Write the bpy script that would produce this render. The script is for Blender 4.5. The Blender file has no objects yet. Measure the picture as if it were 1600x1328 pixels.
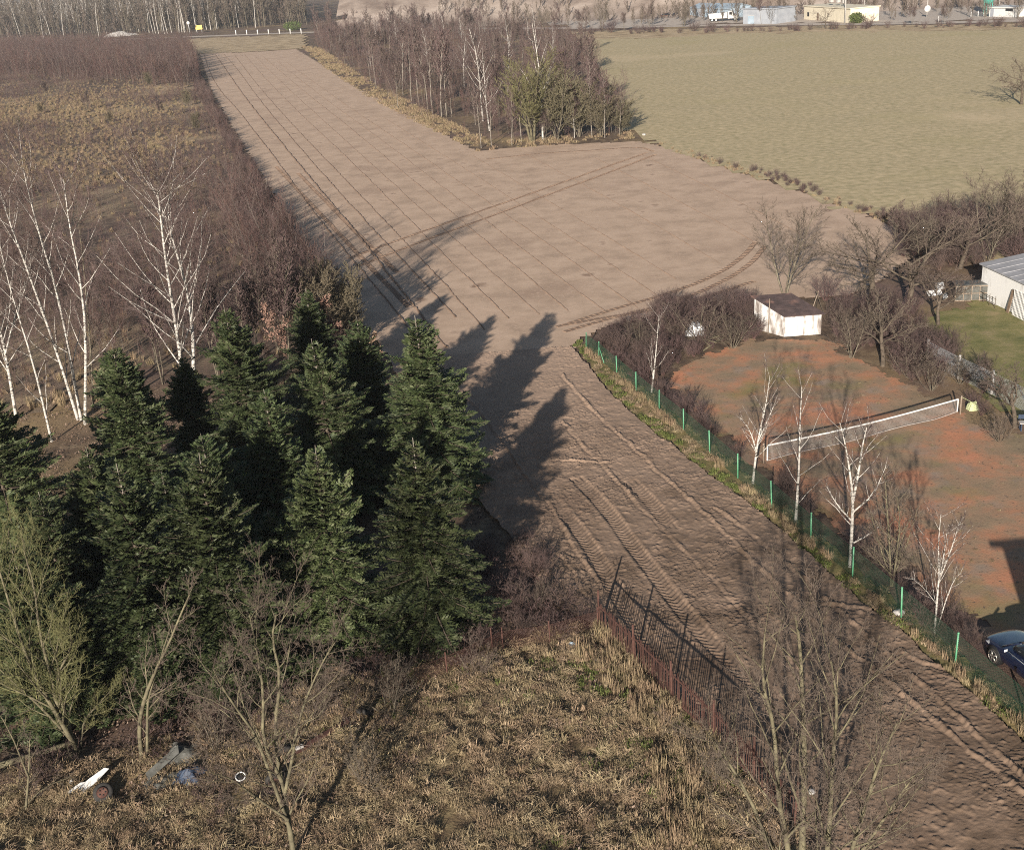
import bpy, bmesh, math, random
import numpy as np
from mathutils import Vector, Matrix
scene = bpy.context.scene
COL = scene.collection
rad = math.radians
# ------------------------------------------------------------------ camera
F, TH, RO, HC = 1750.0, rad(22.7), rad(-4.3), 25.0
_f = Vector((0, math.cos(TH), -math.sin(TH))); _r0 = Vector((1, 0, 0)); _u0 = _r0.cross(_f)
_R = _r0*math.cos(RO)+_u0*math.sin(RO); _U = _u0*math.cos(RO)-_r0*math.sin(RO)
cd = bpy.data.cameras.new('camera'); cam = bpy.data.objects.new('camera', cd); COL.objects.link(cam)
m = Matrix.Identity(4)
for i in range(3):
    m[i][0] = _R[i]; m[i][1] = _U[i]; m[i][2] = -_f[i]
m[2][3] = HC
cam.matrix_world = m
cd.sensor_fit = 'HORIZONTAL'; cd.sensor_width = 36; cd.lens = F/1600*36; cd.clip_start = 0.5; cd.clip_end = 9000
scene.camera = cam
# ------------------------------------------------------------------ light
SAZ, SEL = rad(15.5), rad(17.0)           # where the shadows run, and the height of the sun
w = bpy.data.worlds.new('World'); scene.world = w; w.use_nodes = True
nt = w.node_tree; bg = nt.nodes['Background']
sky = nt.nodes.new('ShaderNodeTexSky'); sky.sky_type = 'NISHITA'; sky.sun_disc = False
sky.sun_elevation = SEL; sky.sun_rotation = rad(195.5); sky.dust_density = 1.0; sky.altitude = 200
nt.links.new(sky.outputs[0], bg.inputs[0]); bg.inputs[1].default_value = 0.05
sl = bpy.data.lights.new('sun', 'SUN'); sl.energy = 5.0; sl.angle = rad(0.55); sl.color = (1, 0.91, 0.80)
so = bpy.data.objects.new('sun', sl); COL.objects.link(so)
LD = Vector((math.sin(SAZ)*math.cos(SEL), math.cos(SAZ)*math.cos(SEL), -math.sin(SEL)))
so.rotation_euler = LD.to_track_quat('-Z', 'Y').to_euler(); so.location = (-20, -60, 60)
vs = scene.view_settings
vs.view_transform = 'Standard'; vs.look = 'None'; vs.gamma = 1; vs.exposure = 1.15; vs.use_curve_mapping = False
scene.render.engine = 'CYCLES'
scene.cycles.max_bounces = 4; scene.cycles.diffuse_bounces = 2; scene.cycles.glossy_bounces = 2
scene.cycles.transparent_max_bounces = 6; scene.cycles.use_denoising = False
scene.cycles.filter_width = 1.05; scene.cycles.use_adaptive_sampling = True; scene.cycles.adaptive_threshold = 0.008
# ------------------------------------------------------------------ survey of the ground from the drone
def ray(x, y): return _f*F+_R*(x-800)-_U*(y-664)
def g(x, y, z=0.0):
    d = ray(x, y); t = (z-HC)/d.z
    return Vector((t*d.x, t*d.y, z))
def ht(x, y, b):
    d = ray(x, y); t = math.hypot(b[0], b[1])/math.hypot(d.x, d.y)
    return HC+t*d.z
def onplane(x, y, b):                      # point seen at (x, y) on the upright plane through b that faces the camera
    d = ray(x, y); n = Vector((b[0], b[1], 0)); t = n.dot(n)/d.dot(n)
    return Vector((t*d.x, t*d.y, HC+t*d.z))
def L2(pts): return [g(*p).xy for p in pts]
# ------------------------------------------------------------------ noise
_rs = np.random.RandomState(7); _tab = _rs.rand(256, 256)
def vn(x, y, s=0):
    x = np.asarray(x, float); y = np.asarray(y, float); x, y = .81*x-.586*y+s*37.7, .586*x+.81*y+s*91.3
    xi = np.floor(x).astype(int); yi = np.floor(y).astype(int); fx = x-xi; fy = y-yi
    fx = fx*fx*(3-2*fx); fy = fy*fy*(3-2*fy)
    a = _tab[xi & 255, yi & 255]; b = _tab[(xi+1) & 255, yi & 255]; c = _tab[xi & 255, (yi+1) & 255]; d = _tab[(xi+1) & 255, (yi+1) & 255]
    return (a*(1-fx)+b*fx)*(1-fy)+(c*(1-fx)+d*fx)*fy
def fbm(x, y, s=0, o=4):
    r = 0; a = .5; t = 0
    for i in range(o):
        r = r+a*vn(np.asarray(x)*2**i, np.asarray(y)*2**i, s+i*3); t += a; a *= .5
    return r/t
def inpoly(x, y, P):
    ins = np.zeros(np.shape(x), bool); n = len(P); j = n-1
    for i in range(n):
        xi, yi = P[i][0], P[i][1]; xj, yj = P[j][0], P[j][1]
        c = ((yi > y) != (yj > y)) & (x < (xj-xi)*(y-yi)/((yj-yi) or 1e-9)+xi)
        ins ^= c; j = i
    return ins
def pdist(x, y, line):                      # distance to a polyline, signed side and running length
    best = np.full(np.shape(x), 1e9); side = np.zeros_like(best); run = np.zeros_like(best); acc = 0
    for (a, b) in zip(line[:-1], line[1:]):
        dx, dy = b[0]-a[0], b[1]-a[1]; l = math.hypot(dx, dy)
        t = np.clip(((x-a[0])*dx+(y-a[1])*dy)/(l*l), 0, 1)
        d = np.hypot(x-a[0]-t*dx, y-a[1]-t*dy); k = d < best
        best = np.where(k, d, best); side = np.where(k, ((x-a[0])*dy-(y-a[1])*dx)/l, side); run = np.where(k, acc+t*l, run); acc += l
    return best, side, run
# ------------------------------------------------------------------ mesh helpers
def mesh(name, V, Fc, smooth=False, mat=None):
    me = bpy.data.meshes.new(name)
    V = np.asarray(V, np.float32).reshape(-1, 3)
    if isinstance(Fc, np.ndarray):
        n, k = Fc.shape
        me.vertices.add(len(V)); me.vertices.foreach_set('co', V.ravel())
        me.loops.add(n*k); me.loops.foreach_set('vertex_index', Fc.ravel().astype(np.int32))
        me.polygons.add(n); me.polygons.foreach_set('loop_start', np.arange(0, n*k, k, dtype=np.int32)); me.polygons.foreach_set('loop_total', np.full(n, k, np.int32))
        me.update(calc_edges=True)
    else:
        me.from_pydata([tuple(v) for v in V], [], Fc); me.update()
    if smooth: me.polygons.foreach_set('use_smooth', np.ones(len(me.polygons), bool))
    if mat: me.materials.append(mat)
    return me
def ob(name, me, parent=None, loc=None, rz=None, sc=None, **tags):
    o = bpy.data.objects.new(name, me); COL.objects.link(o)
    if parent: o.parent = parent
    if loc is not None: o.location = loc
    if rz is not None: o.rotation_euler = (0, 0, rz)
    if sc is not None: o.scale = (sc,)*3 if isinstance(sc, (int, float)) else sc
    for k, v in tags.items():
        if v: o[k] = v
    return o
def thing(name, label, category, loc=(0, 0, 0), rz=0, group=None, sc=1.0):
    return ob(name, None, None, loc, rz, sc, label=label, category=category, group=group)
def boxv(x0, x1, y0, y1, z0, z1):
    return [(x0, y0, z0), (x1, y0, z0), (x1, y1, z0), (x0, y1, z0), (x0, y0, z1), (x1, y0, z1), (x1, y1, z1), (x0, y1, z1)]
BF = [(0, 3, 2, 1), (4, 5, 6, 7), (0, 1, 5, 4), (1, 2, 6, 5), (2, 3, 7, 6), (3, 0, 4, 7)]
def boxes(name, L, mat, bevel=0):
    V = []; Fc = []
    for b in L:
        k = len(V); V += boxv(*b); Fc += [tuple(i+k for i in f) for f in BF]
    me = mesh(name, V, Fc, mat=mat)
    if bevel:
        bm = bmesh.new(); bm.from_mesh(me); bmesh.ops.bevel(bm, geom=bm.edges[:], offset=bevel, segments=2, affect='EDGES'); bm.to_mesh(me); bm.free()
    return me
class Tubes:
    def __init__(s): s.q = {}
    def add(s, pts, rr, sides=4): s.q.setdefault((len(pts), sides), []).append((pts, rr))
    def arrays(s):
        VV = []; FF = []; k = 0
        for (n, sd), lst in s.q.items():
            P = np.array([[tuple(p) for p in a] for a, _ in lst], float); R = np.array([b for _, b in lst], float); M = len(lst)
            T = np.empty_like(P); T[:, 1:-1] = P[:, 2:]-P[:, :-2]; T[:, 0] = P[:, 1]-P[:, 0]; T[:, -1] = P[:, -1]-P[:, -2]
            T /= np.linalg.norm(T, axis=2, keepdims=True)+1e-9
            ref = np.where(np.abs(T[:, :1, 2:3]) > .9, np.array([1., 0, 0]), np.array([0, 0, 1.]))
            A = np.cross(T, np.broadcast_to(ref, T.shape)); A /= np.linalg.norm(A, axis=2, keepdims=True)+1e-9; B = np.cross(T, A)
            an = np.arange(sd)*2*math.pi/sd
            ring = P[:, :, None, :]+R[:, :, None, None]*(np.cos(an)[None, None, :, None]*A[:, :, None, :]+np.sin(an)[None, None, :, None]*B[:, :, None, :])
            VV.append(ring.reshape(-1, 3))
            idx = k+np.arange(M*n*sd).reshape(M, n, sd)
            a = idx[:, :-1]; b = idx[:, 1:]
            FF.append(np.stack([a, np.roll(a, -1, 2), np.roll(b, -1, 2), b], -1).reshape(-1, 4)); k += M*n*sd
        return (np.concatenate(VV), np.concatenate(FF)) if VV else (np.zeros((0, 3)), np.zeros((0, 4), int))
    def mesh(s, name, mat): V, Fc = s.arrays(); return mesh(name, V, Fc, True, mat)
def tube(name, pts, rr, mat, sides=8):
    T = Tubes(); T.add(pts, rr, sides); me = T.mesh(name, mat)
    bm = bmesh.new(); bm.from_mesh(me); bmesh.ops.holes_fill(bm, edges=bm.edges[:], sides=0); bm.to_mesh(me); bm.free()
    return me
# ------------------------------------------------------------------ materials
def s2l(c): return tuple((v/255/12.92 if v/255 < .04045 else ((v/255+.055)/1.055)**2.4) for v in c)+(1,)
MATS = {}
def M(name, cols, scale=1.0, rough=.9, bump=0.0, bscale=None, spec=.2, stops=None, detail=5, coord='Object', stretch=None, rand=0, metal=0, dist=.02, second=None):
    """noise-mixed colours (linear albedo triples) with fine relief"""
    if name in MATS: return MATS[name]
    mt = bpy.data.materials.new(name); mt.use_nodes = True; n = mt.node_tree.nodes; l = mt.node_tree.links; b = n['Principled BSDF']
    b.inputs['Roughness'].default_value = rough; b.inputs['Specular IOR Level'].default_value = spec; b.inputs['Metallic'].default_value = metal
    tc = n.new('ShaderNodeTexCoord'); vec = tc.outputs[coord]
    if stretch:
        mp = n.new('ShaderNodeMapping'); mp.inputs['Scale'].default_value = stretch; l.new(vec, mp.inputs[0]); vec = mp.outputs[0]
    if len(cols) == 1 and not rand:
        b.inputs['Base Color'].default_value = (*cols[0], 1)
    else:
        no = n.new('ShaderNodeTexNoise'); no.inputs['Scale'].default_value = scale; no.inputs['Detail'].default_value = detail; no.inputs['Roughness'].default_value = .62
        l.new(vec, no.inputs['Vector'])
        r = n.new('ShaderNodeValToRGB'); cr = r.color_ramp
        st = stops or [.34+.32*i/max(1, len(cols)-1) for i in range(len(cols))]
        while len(cr.elements) < len(cols): cr.elements.new(.5)
        for e, c, p in zip(cr.elements, cols, st): e.position = p; e.color = (*c, 1)
        l.new(no.outputs[0], r.inputs[0]); out = r.outputs[0]
        if second:                               # (colour, scale, low, high): a larger patchwork laid over
            for (c2, s2, lo, hi) in second:
                n2 = n.new('ShaderNodeTexNoise'); n2.inputs['Scale'].default_value = s2; n2.inputs['Detail'].default_value = 4; l.new(tc.outputs[coord], n2.inputs['Vector'])
                mr = n.new('ShaderNodeMapRange'); mr.inputs[1].default_value = lo; mr.inputs[2].default_value = hi; l.new(n2.outputs[0], mr.inputs[0])
                mx = n.new('ShaderNodeMix'); mx.data_type = 'RGBA'; l.new(mr.outputs[0], mx.inputs[0]); l.new(out, mx.inputs[6]); mx.inputs[7].default_value = (*c2, 1); out = mx.outputs[2]
        if rand:
            oi = n.new('ShaderNodeObjectInfo'); hs = n.new('ShaderNodeHueSaturation')
            mr = n.new('ShaderNodeMapRange'); mr.inputs[3].default_value = 1-rand; mr.inputs[4].default_value = 1+rand; l.new(oi.outputs['Random'], mr.inputs[0])
            l.new(mr.outputs[0], hs.inputs['Value']); l.new(out, hs.inputs['Color'])
            m2 = n.new('ShaderNodeMapRange'); m2.inputs[3].default_value = .485; m2.inputs[4].default_value = .515
            mu = n.new('ShaderNodeMath'); mu.operation = 'MULTIPLY'; mu.inputs[1].default_value = 7.3; fr = n.new('ShaderNodeMath'); fr.operation = 'FRACT'
            l.new(oi.outputs['Random'], mu.inputs[0]); l.new(mu.outputs[0], fr.inputs[0]); l.new(fr.outputs[0], m2.inputs[0]); l.new(m2.outputs[0], hs.inputs['Hue']); out = hs.outputs[0]
        l.new(out, b.inputs['Base Color'])
    if bump:
        nb = n.new('ShaderNodeTexNoise'); nb.inputs['Scale'].default_value = bscale or scale*4; nb.inputs['Detail'].default_value = 6; nb.inputs['Roughness'].default_value = .7; l.new(vec, nb.inputs['Vector'])
        bp = n.new('ShaderNodeBump'); bp.inputs['Strength'].default_value = bump; bp.inputs['Distance'].default_value = dist; l.new(nb.outputs[0], bp.inputs['Height']); l.new(bp.outputs[0], b.inputs['Normal'])
    MATS[name] = mt
    return mt
m_litter = M('leaf litter floor', [(.045, .032, .024), (.10, .068, .046), (.17, .125, .08)], .9, bump=.6, bscale=7, dist=.1, second=[((.23, .165, .085), .055, .52, .66), ((.12, .075, .065), .09, .5, .7)])
m_soil = M('tilled soil', [(.295, .213, .154), (.37, .269, .195), (.43, .318, .235)], .35, bump=.35, bscale=5, dist=.04, detail=9, second=[((.26, .18, .13), .09, .58, .74), ((.19, .125, .088), .35, .64, .74), ((.40, .29, .215), 3.0, .55, .7)])
m_damp = M('damp soil', [(.14, .093, .066), (.21, .146, .105)], 2.0, bump=.5, bscale=14, dist=.03)
m_fur = M('furrow soil', [(.17, .115, .082), (.25, .176, .128)], 1.0, bump=.4, bscale=9)
m_strip = M('rough tilled soil', [(.10, .068, .046), (.155, .107, .075), (.205, .143, .102)], .8, bump=.55, bscale=22, dist=.02, second=[((.075, .048, .033), .16, .56, .72)])
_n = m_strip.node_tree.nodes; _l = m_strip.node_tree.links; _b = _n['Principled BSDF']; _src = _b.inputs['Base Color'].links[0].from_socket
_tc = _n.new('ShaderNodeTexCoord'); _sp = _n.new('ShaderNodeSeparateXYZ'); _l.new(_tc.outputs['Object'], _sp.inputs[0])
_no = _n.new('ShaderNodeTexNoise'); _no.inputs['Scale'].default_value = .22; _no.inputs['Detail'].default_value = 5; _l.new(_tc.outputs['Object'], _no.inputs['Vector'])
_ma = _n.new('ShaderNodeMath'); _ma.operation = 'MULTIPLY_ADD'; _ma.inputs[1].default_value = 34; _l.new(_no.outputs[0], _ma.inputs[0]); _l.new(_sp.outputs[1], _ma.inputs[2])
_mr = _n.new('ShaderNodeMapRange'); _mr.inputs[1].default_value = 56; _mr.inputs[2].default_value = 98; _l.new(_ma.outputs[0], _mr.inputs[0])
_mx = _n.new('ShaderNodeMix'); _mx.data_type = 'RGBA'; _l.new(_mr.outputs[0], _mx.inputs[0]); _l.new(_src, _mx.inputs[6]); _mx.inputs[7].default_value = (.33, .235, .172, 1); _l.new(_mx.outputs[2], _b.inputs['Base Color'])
m_heath = M('heath floor', [(.055, .039, .032), (.10, .07, .052), (.17, .125, .08)], .5, bump=.7, bscale=4, dist=.12, second=[((.30, .225, .14), .045, .5, .66), ((.075, .052, .045), .1, .56, .72)])
m_meadow = M('meadow grass', [(.24, .205, .112), (.325, .264, .157), (.41, .328, .204)], 1.1, bump=.1, bscale=5, dist=.1, detail=12, second=[((.46, .36, .235), .02, .6, .8), ((.29, .245, .125), .045, .55, .85)])
m_court = M('overgrown clay court', [(.185, .142, .092), (.25, .165, .105), (.34, .165, .095), (.43, .175, .10)], .32, bump=.5, bscale=12, dist=.04, stops=[.36, .475, .58, .71], detail=9, second=[((.18, .155, .065), .2, .56, .68), ((.225, .17, .13), .6, .56, .72), ((.12, .085, .06), 5.0, .62, .7)])
m_lawn = M('lawn', [(.10, .105, .036), (.165, .15, .06), (.24, .19, .10)], .5, bump=.6, bscale=9, dist=.06)
m_rough = M('matted dry grass floor', [(.075, .052, .034), (.14, .10, .056), (.22, .168, .09)], 1.4, bump=.8, bscale=9, dist=.12)
m_road = M('gravel road', [(.30, .25, .21), (.40, .35, .30)], 1.2, bump=.3)
m_sand = M('sandy bank', [(.14, .105, .085), (.25, .20, .165), (.35, .29, .245)], .05, detail=8, bump=.5, bscale=.6, dist=.5, second=[((.14, .10, .07), .03, .55, .68)])
m_verge = M('verge grass', [(.07, .075, .026), (.14, .115, .05), (.24, .175, .085)], 1.1, bump=.7, bscale=9, dist=.06)
m_straww = M('tan far grass', [(.20, .145, .085), (.31, .235, .145), (.40, .31, .20)], .2, bump=.7, bscale=1.5, dist=.2, detail=8)
m_birch = M('birch bark', [(.05, .043, .036), (.32, .30, .27), (.47, .445, .41)], 2.6, stops=[.38, .47, .7], stretch=(1, 1, 3.2), rough=.7, bump=.2)
m_grey = M('grey bark', [(.055, .045, .034), (.105, .09, .066), (.155, .135, .10)], 3, bump=.4)
m_moss = M('mossy bark', [(.05, .042, .028), (.10, .088, .056), (.15, .133, .082)], 3, bump=.4)
m_pale = M('pale bark', [(.085, .072, .058), (.16, .14, .118), (.23, .205, .175)], 2, bump=.3)
m_dark = M('dark bark', [(.045, .035, .026), (.10, .08, .06)], 4, bump=.4)
m_twig = M('purple brown twigs', [(.07, .048, .045), (.115, .08, .072)], .6, rand=.22)
m_twigt = M('tan twigs', [(.078, .06, .047), (.125, .098, .078)], .8, rand=.18)
m_twigr = M('reddish twigs', [(.085, .05, .043), (.125, .078, .066)], .6, rand=.2)
m_twigo = M('olive twigs', [(.095, .088, .04), (.16, .148, .07)], .8, rand=.1)
m_twigob = M('olive brown twigs', [(.085, .07, .045), (.13, .11, .07)], .8, rand=.15)
m_birtw = M('birch twigs', [(.075, .05, .044), (.125, .095, .085)], .8, rand=.1)
m_needle = M('fir needles', [(.015, .025, .010), (.042, .057, .020), (.095, .106, .055)], 2.6, rough=.6, spec=.3, rand=.22, detail=8)
m_oakl = M('dry oak leaves', [(.13, .078, .055), (.225, .148, .108)], 3, rough=.8, rand=.1)
m_straw = M('straw grass', [(.135, .098, .058), (.24, .18, .11), (.34, .265, .17)], .7, rough=.8, rand=.1)
m_greeng = M('green grass', [(.06, .08, .02), (.13, .14, .045)], .9, rough=.8)
m_leaf = M('fallen leaves', [(.07, .043, .03), (.14, .092, .066), (.24, .19, .15)], 6, rough=.7)
m_white = M('whitewash', [(.44, .425, .40), (.62, .615, .60)], 1.7, bump=.25, bscale=9, stops=[.3, .48], stretch=(1, 1, .35))
m_wpaint = M('white paint', [(.46, .455, .44), (.54, .535, .52)], 3, rough=.5)
m_plast = M('weathered plaster', [(.14, .115, .10), (.28, .255, .235), (.46, .455, .445)], 1.5, bump=.35, bscale=10, stops=[.36, .46, .54], stretch=(1.3, 1.3, .4))
m_felt = M('roofing felt', [(.035, .026, .026), (.07, .05, .048)], 1.8, bump=.4, second=[((.13, .075, .06), .9, .55, .7)])
m_gfelt = M('grey roof sheet', [(.19, .19, .20), (.27, .27, .285)], 1.2, bump=.2)
m_green = M('green fence paint', [(.055, .20, .10), (.10, .27, .16)], 3, rough=.5, spec=.4)
m_wire = M('green fence wire', [(.016, .055, .03), (.03, .08, .047)], 3, rough=.6)
m_rust = M('rusty iron', [(.04, .02, .016), (.07, .034, .027), (.10, .055, .042)], 5, bump=.4, rough=.95)
m_steel = M('galvanised steel', [(.42, .43, .44), (.55, .56, .57)], 4, rough=.5, metal=.3)
m_rubber = M('black rubber', [(.018, .018, .018), (.04, .036, .032)], 8, rough=.8, bump=.3)
m_wood = M('weathered wood', [(.15, .115, .085), (.26, .21, .165)], 3, bump=.3, stretch=(3, 3, .6))
m_brownw = M('brown board', [(.12, .08, .055), (.20, .145, .10)], 3, bump=.3)
m_net = M('net cord', [(.30, .27, .25), (.38, .345, .32)], 4)
m_car = M('dark blue car paint', [(.006, .009, .026)], rough=.22, spec=.6)
MATS['dark blue car paint'].node_tree.nodes['Principled BSDF'].inputs['Coat Weight'].default_value = 1
m_glass = M('dark glass', [(.012, .014, .017)], rough=.06, spec=.8)
m_alloy = M('alloy wheel', [(.30, .27, .24), (.42, .39, .36)], 3, rough=.35, metal=.8)
m_lamp = M('headlight glass', [(.55, .57, .6), (.7, .72, .74)], 6, rough=.1, spec=.8)
m_black = M('black plastic', [(.014, .014, .015)], rough=.5)
m_blue = M('blue tarp', [(.018, .028, .05), (.035, .05, .08)], 5, rough=.5, bump=.5)
m_film = M('old plastic film', [(.055, .055, .048), (.105, .105, .096)], 3, rough=.4, bump=.6)
m_blues = M('blue sheet metal', [(.20, .26, .31), (.29, .345, .40)], .6, rough=.5)
m_greyb = M('grey blue cladding', [(.20, .215, .24), (.27, .285, .31)], .5, rough=.6)
m_cream = M('cream render', [(.46, .415, .32), (.54, .49, .385)], .8, bump=.2)
m_teal = M('teal paint', [(.04, .28, .23), (.07, .36, .29)], 1)
m_yellow = M('yellow sign paint', [(.72, .52, .10), (.78, .6, .16)], 3)
m_conc = M('concrete', [(.27, .255, .24), (.37, .355, .335)], 4, bump=.3)
m_brick = M('old brick', [(.24, .10, .065), (.36, .17, .11)], 4, bump=.3)
m_limer = M('lime rag', [(.30, .33, .17), (.40, .43, .25)], 6, bump=.5)
m_tile = M('roof tiles', [(.20, .075, .05), (.30, .12, .08)], 3, bump=.4)
m_hedge = M('green shrub leaves', [(.05, .075, .02), (.11, .13, .04)], 2, rand=.1)
# ------------------------------------------------------------------ setting: ground sheets
def sheet(name, poly, mat, z, cell=None, amp=0, fr=.2, rag=0, seed=0, thick=None, dyk=None):
    """a ground sheet: polygon cut from a relief grid, edges left ragged"""
    P = np.array([(p[0], p[1]) for p in poly]); x0, y0 = P.min(0); x1, y1 = P.max(0)
    xs = np.arange(x0-1, x1+1+cell, cell)
    if dyk:
        ys = [y0-1]
        while ys[-1] < y1+1: ys.append(ys[-1]+max(cell*.8, dyk*ys[-1]))
        ys = np.array(ys)
    else: ys = np.arange(y0-1, y1+1+cell, cell)
    X, Y = np.meshgrid(xs, ys)
    Z = z+(amp(X, Y) if callable(amp) else amp*fbm(X*fr, Y*fr, seed))
    cx = (X[:-1, :-1]+X[1:, 1:])/2; cy = (Y[:-1, :-1]+Y[1:, 1:])/2
    k = inpoly(cx+rag*2*(fbm(cx*.9, cy*.9, 11)-.5), cy+rag*2*(fbm(cx*.9, cy*.9, 17)-.5), P)
    ny, nx = X.shape; id = np.arange(nx*ny).reshape(ny, nx)
    Q = np.stack([id[:-1, :-1], id[:-1, 1:], id[1:, 1:], id[1:, :-1]], -1)[k]
    used = np.unique(Q); mp = np.zeros(nx*ny, int); mp[used] = np.arange(len(used))
    V = np.stack([X, Y, Z], -1).reshape(-1, 3)[used]
    return ob(name, mesh(name, V, mp[Q], True, mat), kind='structure')
ob('ground', mesh('ground', [(-5000, -2000, 0), (5000, -2000, 0), (5000, 7000, 0), (-5000, 7000, 0)], [(0, 1, 2, 3)], mat=m_litter), kind='structure')
FIELD_PX = [(312, 83), (330, 140), (355, 185), (385, 235), (420, 290), (455, 350), (490, 400), (540, 460), (575, 520), (608, 560), (700, 560), (890, 546), (905, 530), (960, 510), (1060, 487), (1180, 472), (1330, 462), (1420, 410), (1412, 362), (1340, 333), (1230, 293), (1120, 260), (1030, 230), (1000, 222), (850, 228), (745, 237), (700, 215), (640, 180), (560, 140), (500, 100), (460, 76)]
STRIP_PX = [(606, 558), (640, 625), (700, 710), (755, 790), (800, 850), (870, 950), (945, 985), (1000, 1045), (1065, 1110), (1130, 1180), (1220, 1275), (1290, 1350), (1500, 1560), (1900, 1420), (1700, 1250), (1600, 1160), (1500, 1075), (1420, 1000), (1340, 940), (1260, 868), (1200, 812), (1120, 752), (1040, 692), (960, 622), (892, 544), (700, 558)]
field_poly = L2(FIELD_PX); strip_poly = L2(STRIP_PX)
def field_relief(X, Y):
    return .05+.02*fbm(X*.12, Y*.12, 3)+.009*fbm(X*.9, Y*.9, 5)+.01*(vn(X*2.2, Y*2.2, 8) > .8)
field = sheet('ploughed_field', field_poly, m_soil, 0, .42, field_relief, rag=.5, dyk=.0035)
def smooth(line, n=3):
    for _ in range(n):
        o = [line[0]]
        for a, b in zip(line[:-1], line[1:]): o += [(a[0]*.75+b[0]*.25, a[1]*.75+b[1]*.25), (a[0]*.25+b[0]*.75, a[1]*.25+b[1]*.75)]
        line = o+[line[-1]]
    return line
TRACKS = [smooth(L2(t), 2) for t in ([(868, 792), (909, 838), (936, 880), (954, 915), (975, 950), (1005, 1000), (1062, 1062), (1120, 1125)],
    [(905, 755), (951, 802), (992, 861), (1013, 888), (1043, 928), (1073, 966), (1108, 1007), (1150, 1045), (1200, 1090)],
    [(990, 760), (1020, 790), (1042, 822)], [(1195, 1210), (1260, 1270), (1330, 1330)])]
CRACKS = [smooth(L2(t), 2) for t in ([(880, 590), (920, 640), (975, 690), (1040, 751), (1092, 798), (1145, 850), (1194, 900), (1236, 938), (1285, 990), (1400, 1080), (1480, 1150), (1600, 1245)],
    [(880, 665), (930, 720), (985, 778), (1040, 836), (1092, 885), (1127, 924), (1173, 973), (1240, 1040), (1330, 1130)],
    [(1120, 800), (1165, 830), (1230, 885), (1290, 940), (1380, 1020), (1450, 1085), (1540, 1165), (1640, 1250)],
    [(700, 590), (760, 660), (830, 760), (865, 800), (905, 870), (950, 930)], [(870, 868), (890, 885), (905, 920), (930, 950)], [(1000, 620), (1075, 700), (1150, 768), (1225, 828)],
    [(876, 722), (905, 724), (938, 726)], [(1270, 945), (1320, 950), (1348, 955)], [(1420, 1030), (1448, 1042), (1476, 1050)])]
def strip_relief(X, Y):
    wx = X+.6*(fbm(X*.7, Y*.7, 2)-.5); wy = Y+.6*(fbm(X*.7, Y*.7, 9)-.5)
    h = .05+.06*fbm(X*.35, Y*.35, 3)+.05*fbm(X*2.2, Y*2.2, 6)
    t = fbm(wx*1.35, wy*2.0, 21, 3)*9; s = t-np.floor(t)
    k = np.clip(fbm(X*.3, Y*.3, 31)*2.6-.8, .15, 1)
    h += .044*k*(1-s)**2                      # torn, scale-like breaks
    t = fbm(wx*2.6, wy*3.8, 41, 2)*6; s = t-np.floor(t); h += .032*k*(1-s)
    t = fbm(wx*.75, wy*1.1, 43, 4)*7; s = t-np.floor(t); h += .022*np.clip(fbm(X*.5, Y*.5, 33)*3-1.3, 0, 1)*(1-s)**3
    h += .05*np.clip(fbm(X*5.5, Y*5.5, 51, 2)-.58, 0, 1)*2.6
    for i, c in enumerate(CRACKS):
        wob = .3*(fbm(X*1.6, Y*1.6, 60+i)-.5)+.12*(fbm(X*7, Y*7, 90+i)-.5)
        d, sd, run = pdist(X, Y, c); sd = np.where(d > np.abs(sd)+.3, 9, sd)+wob
        h += .075*np.exp(-((sd+.07)/.085)**2)*np.clip(2.2*fbm(run*.9, run*0, 70+i)-.6, .05, 1)*(1+.5*vn(X*6, Y*6, 5)) - .03*np.exp(-((sd-.08)/.08)**2)
    for i, c in enumerate(TRACKS):
        d, sd, run = pdist(X, Y, c); sd = np.where(d > np.abs(sd)+.3, 9, sd)
        a = np.abs(sd); inside = np.clip((.40-a)/.06, 0, 1)*(.35+.75*np.clip(fbm(run*.35, run*0, 80+i)*2-.4, 0, 1))
        ph = (run+a*.9)/.27; lug = np.clip(1.5-np.abs((ph-np.floor(ph))*4-2), 0, 1)
        h = h*(1-.75*np.clip(inside, 0, 1))+inside*(.02+.05*lug)
        h += .035*np.exp(-((a-.47)/.08)**2)*(i < 2)*vn(run*1.5, run*0, 7)
    return np.maximum(h, .012)
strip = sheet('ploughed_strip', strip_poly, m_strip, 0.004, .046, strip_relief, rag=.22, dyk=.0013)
# drill lines standing on the field, each a low broken ridge
def ribbon(name, line, prof, mat, step, jit, parent=None, seed=0, z=0.06):
    rn = random.Random(seed); pts = []
    for a, b in zip(line[:-1], line[1:]):
        n = max(1, int(math.hypot(b[0]-a[0], b[1]-a[1])/step)); pts += [(a[0]+(b[0]-a[0])*i/n, a[1]+(b[1]-a[1])*i/n) for i in range(n)]
    V = []; Fc = []; n = len(prof)
    wob = 0
    for i, p in enumerate(pts):
        q = pts[min(i+1, len(pts)-1)]; o = pts[max(i-1, 0)]; dx, dy = q[0]-o[0], q[1]-o[1]; l = math.hypot(dx, dy) or 1
        wob = wob*.8+rn.uniform(-jit, jit); hh = rn.uniform(.35, 1.25)
        base = float(.05+.02*fbm(p[0]*.12, p[1]*.12, 3)+.009*fbm(p[0]*.9, p[1]*.9, 5)) if z is None else z
        for (u, v) in prof: V.append((p[0]+(u+wob)*dy/l, p[1]-(u+wob)*dx/l, base+v*hh if v > 0 else base-.03))
        if i:
            k = (i-1)*n; Fc += [(k+j, k+j+1, k+n+j+1, k+n+j) for j in range(n-1)]
    return ob(name, mesh(name, V, Fc, False, mat), parent)
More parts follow.
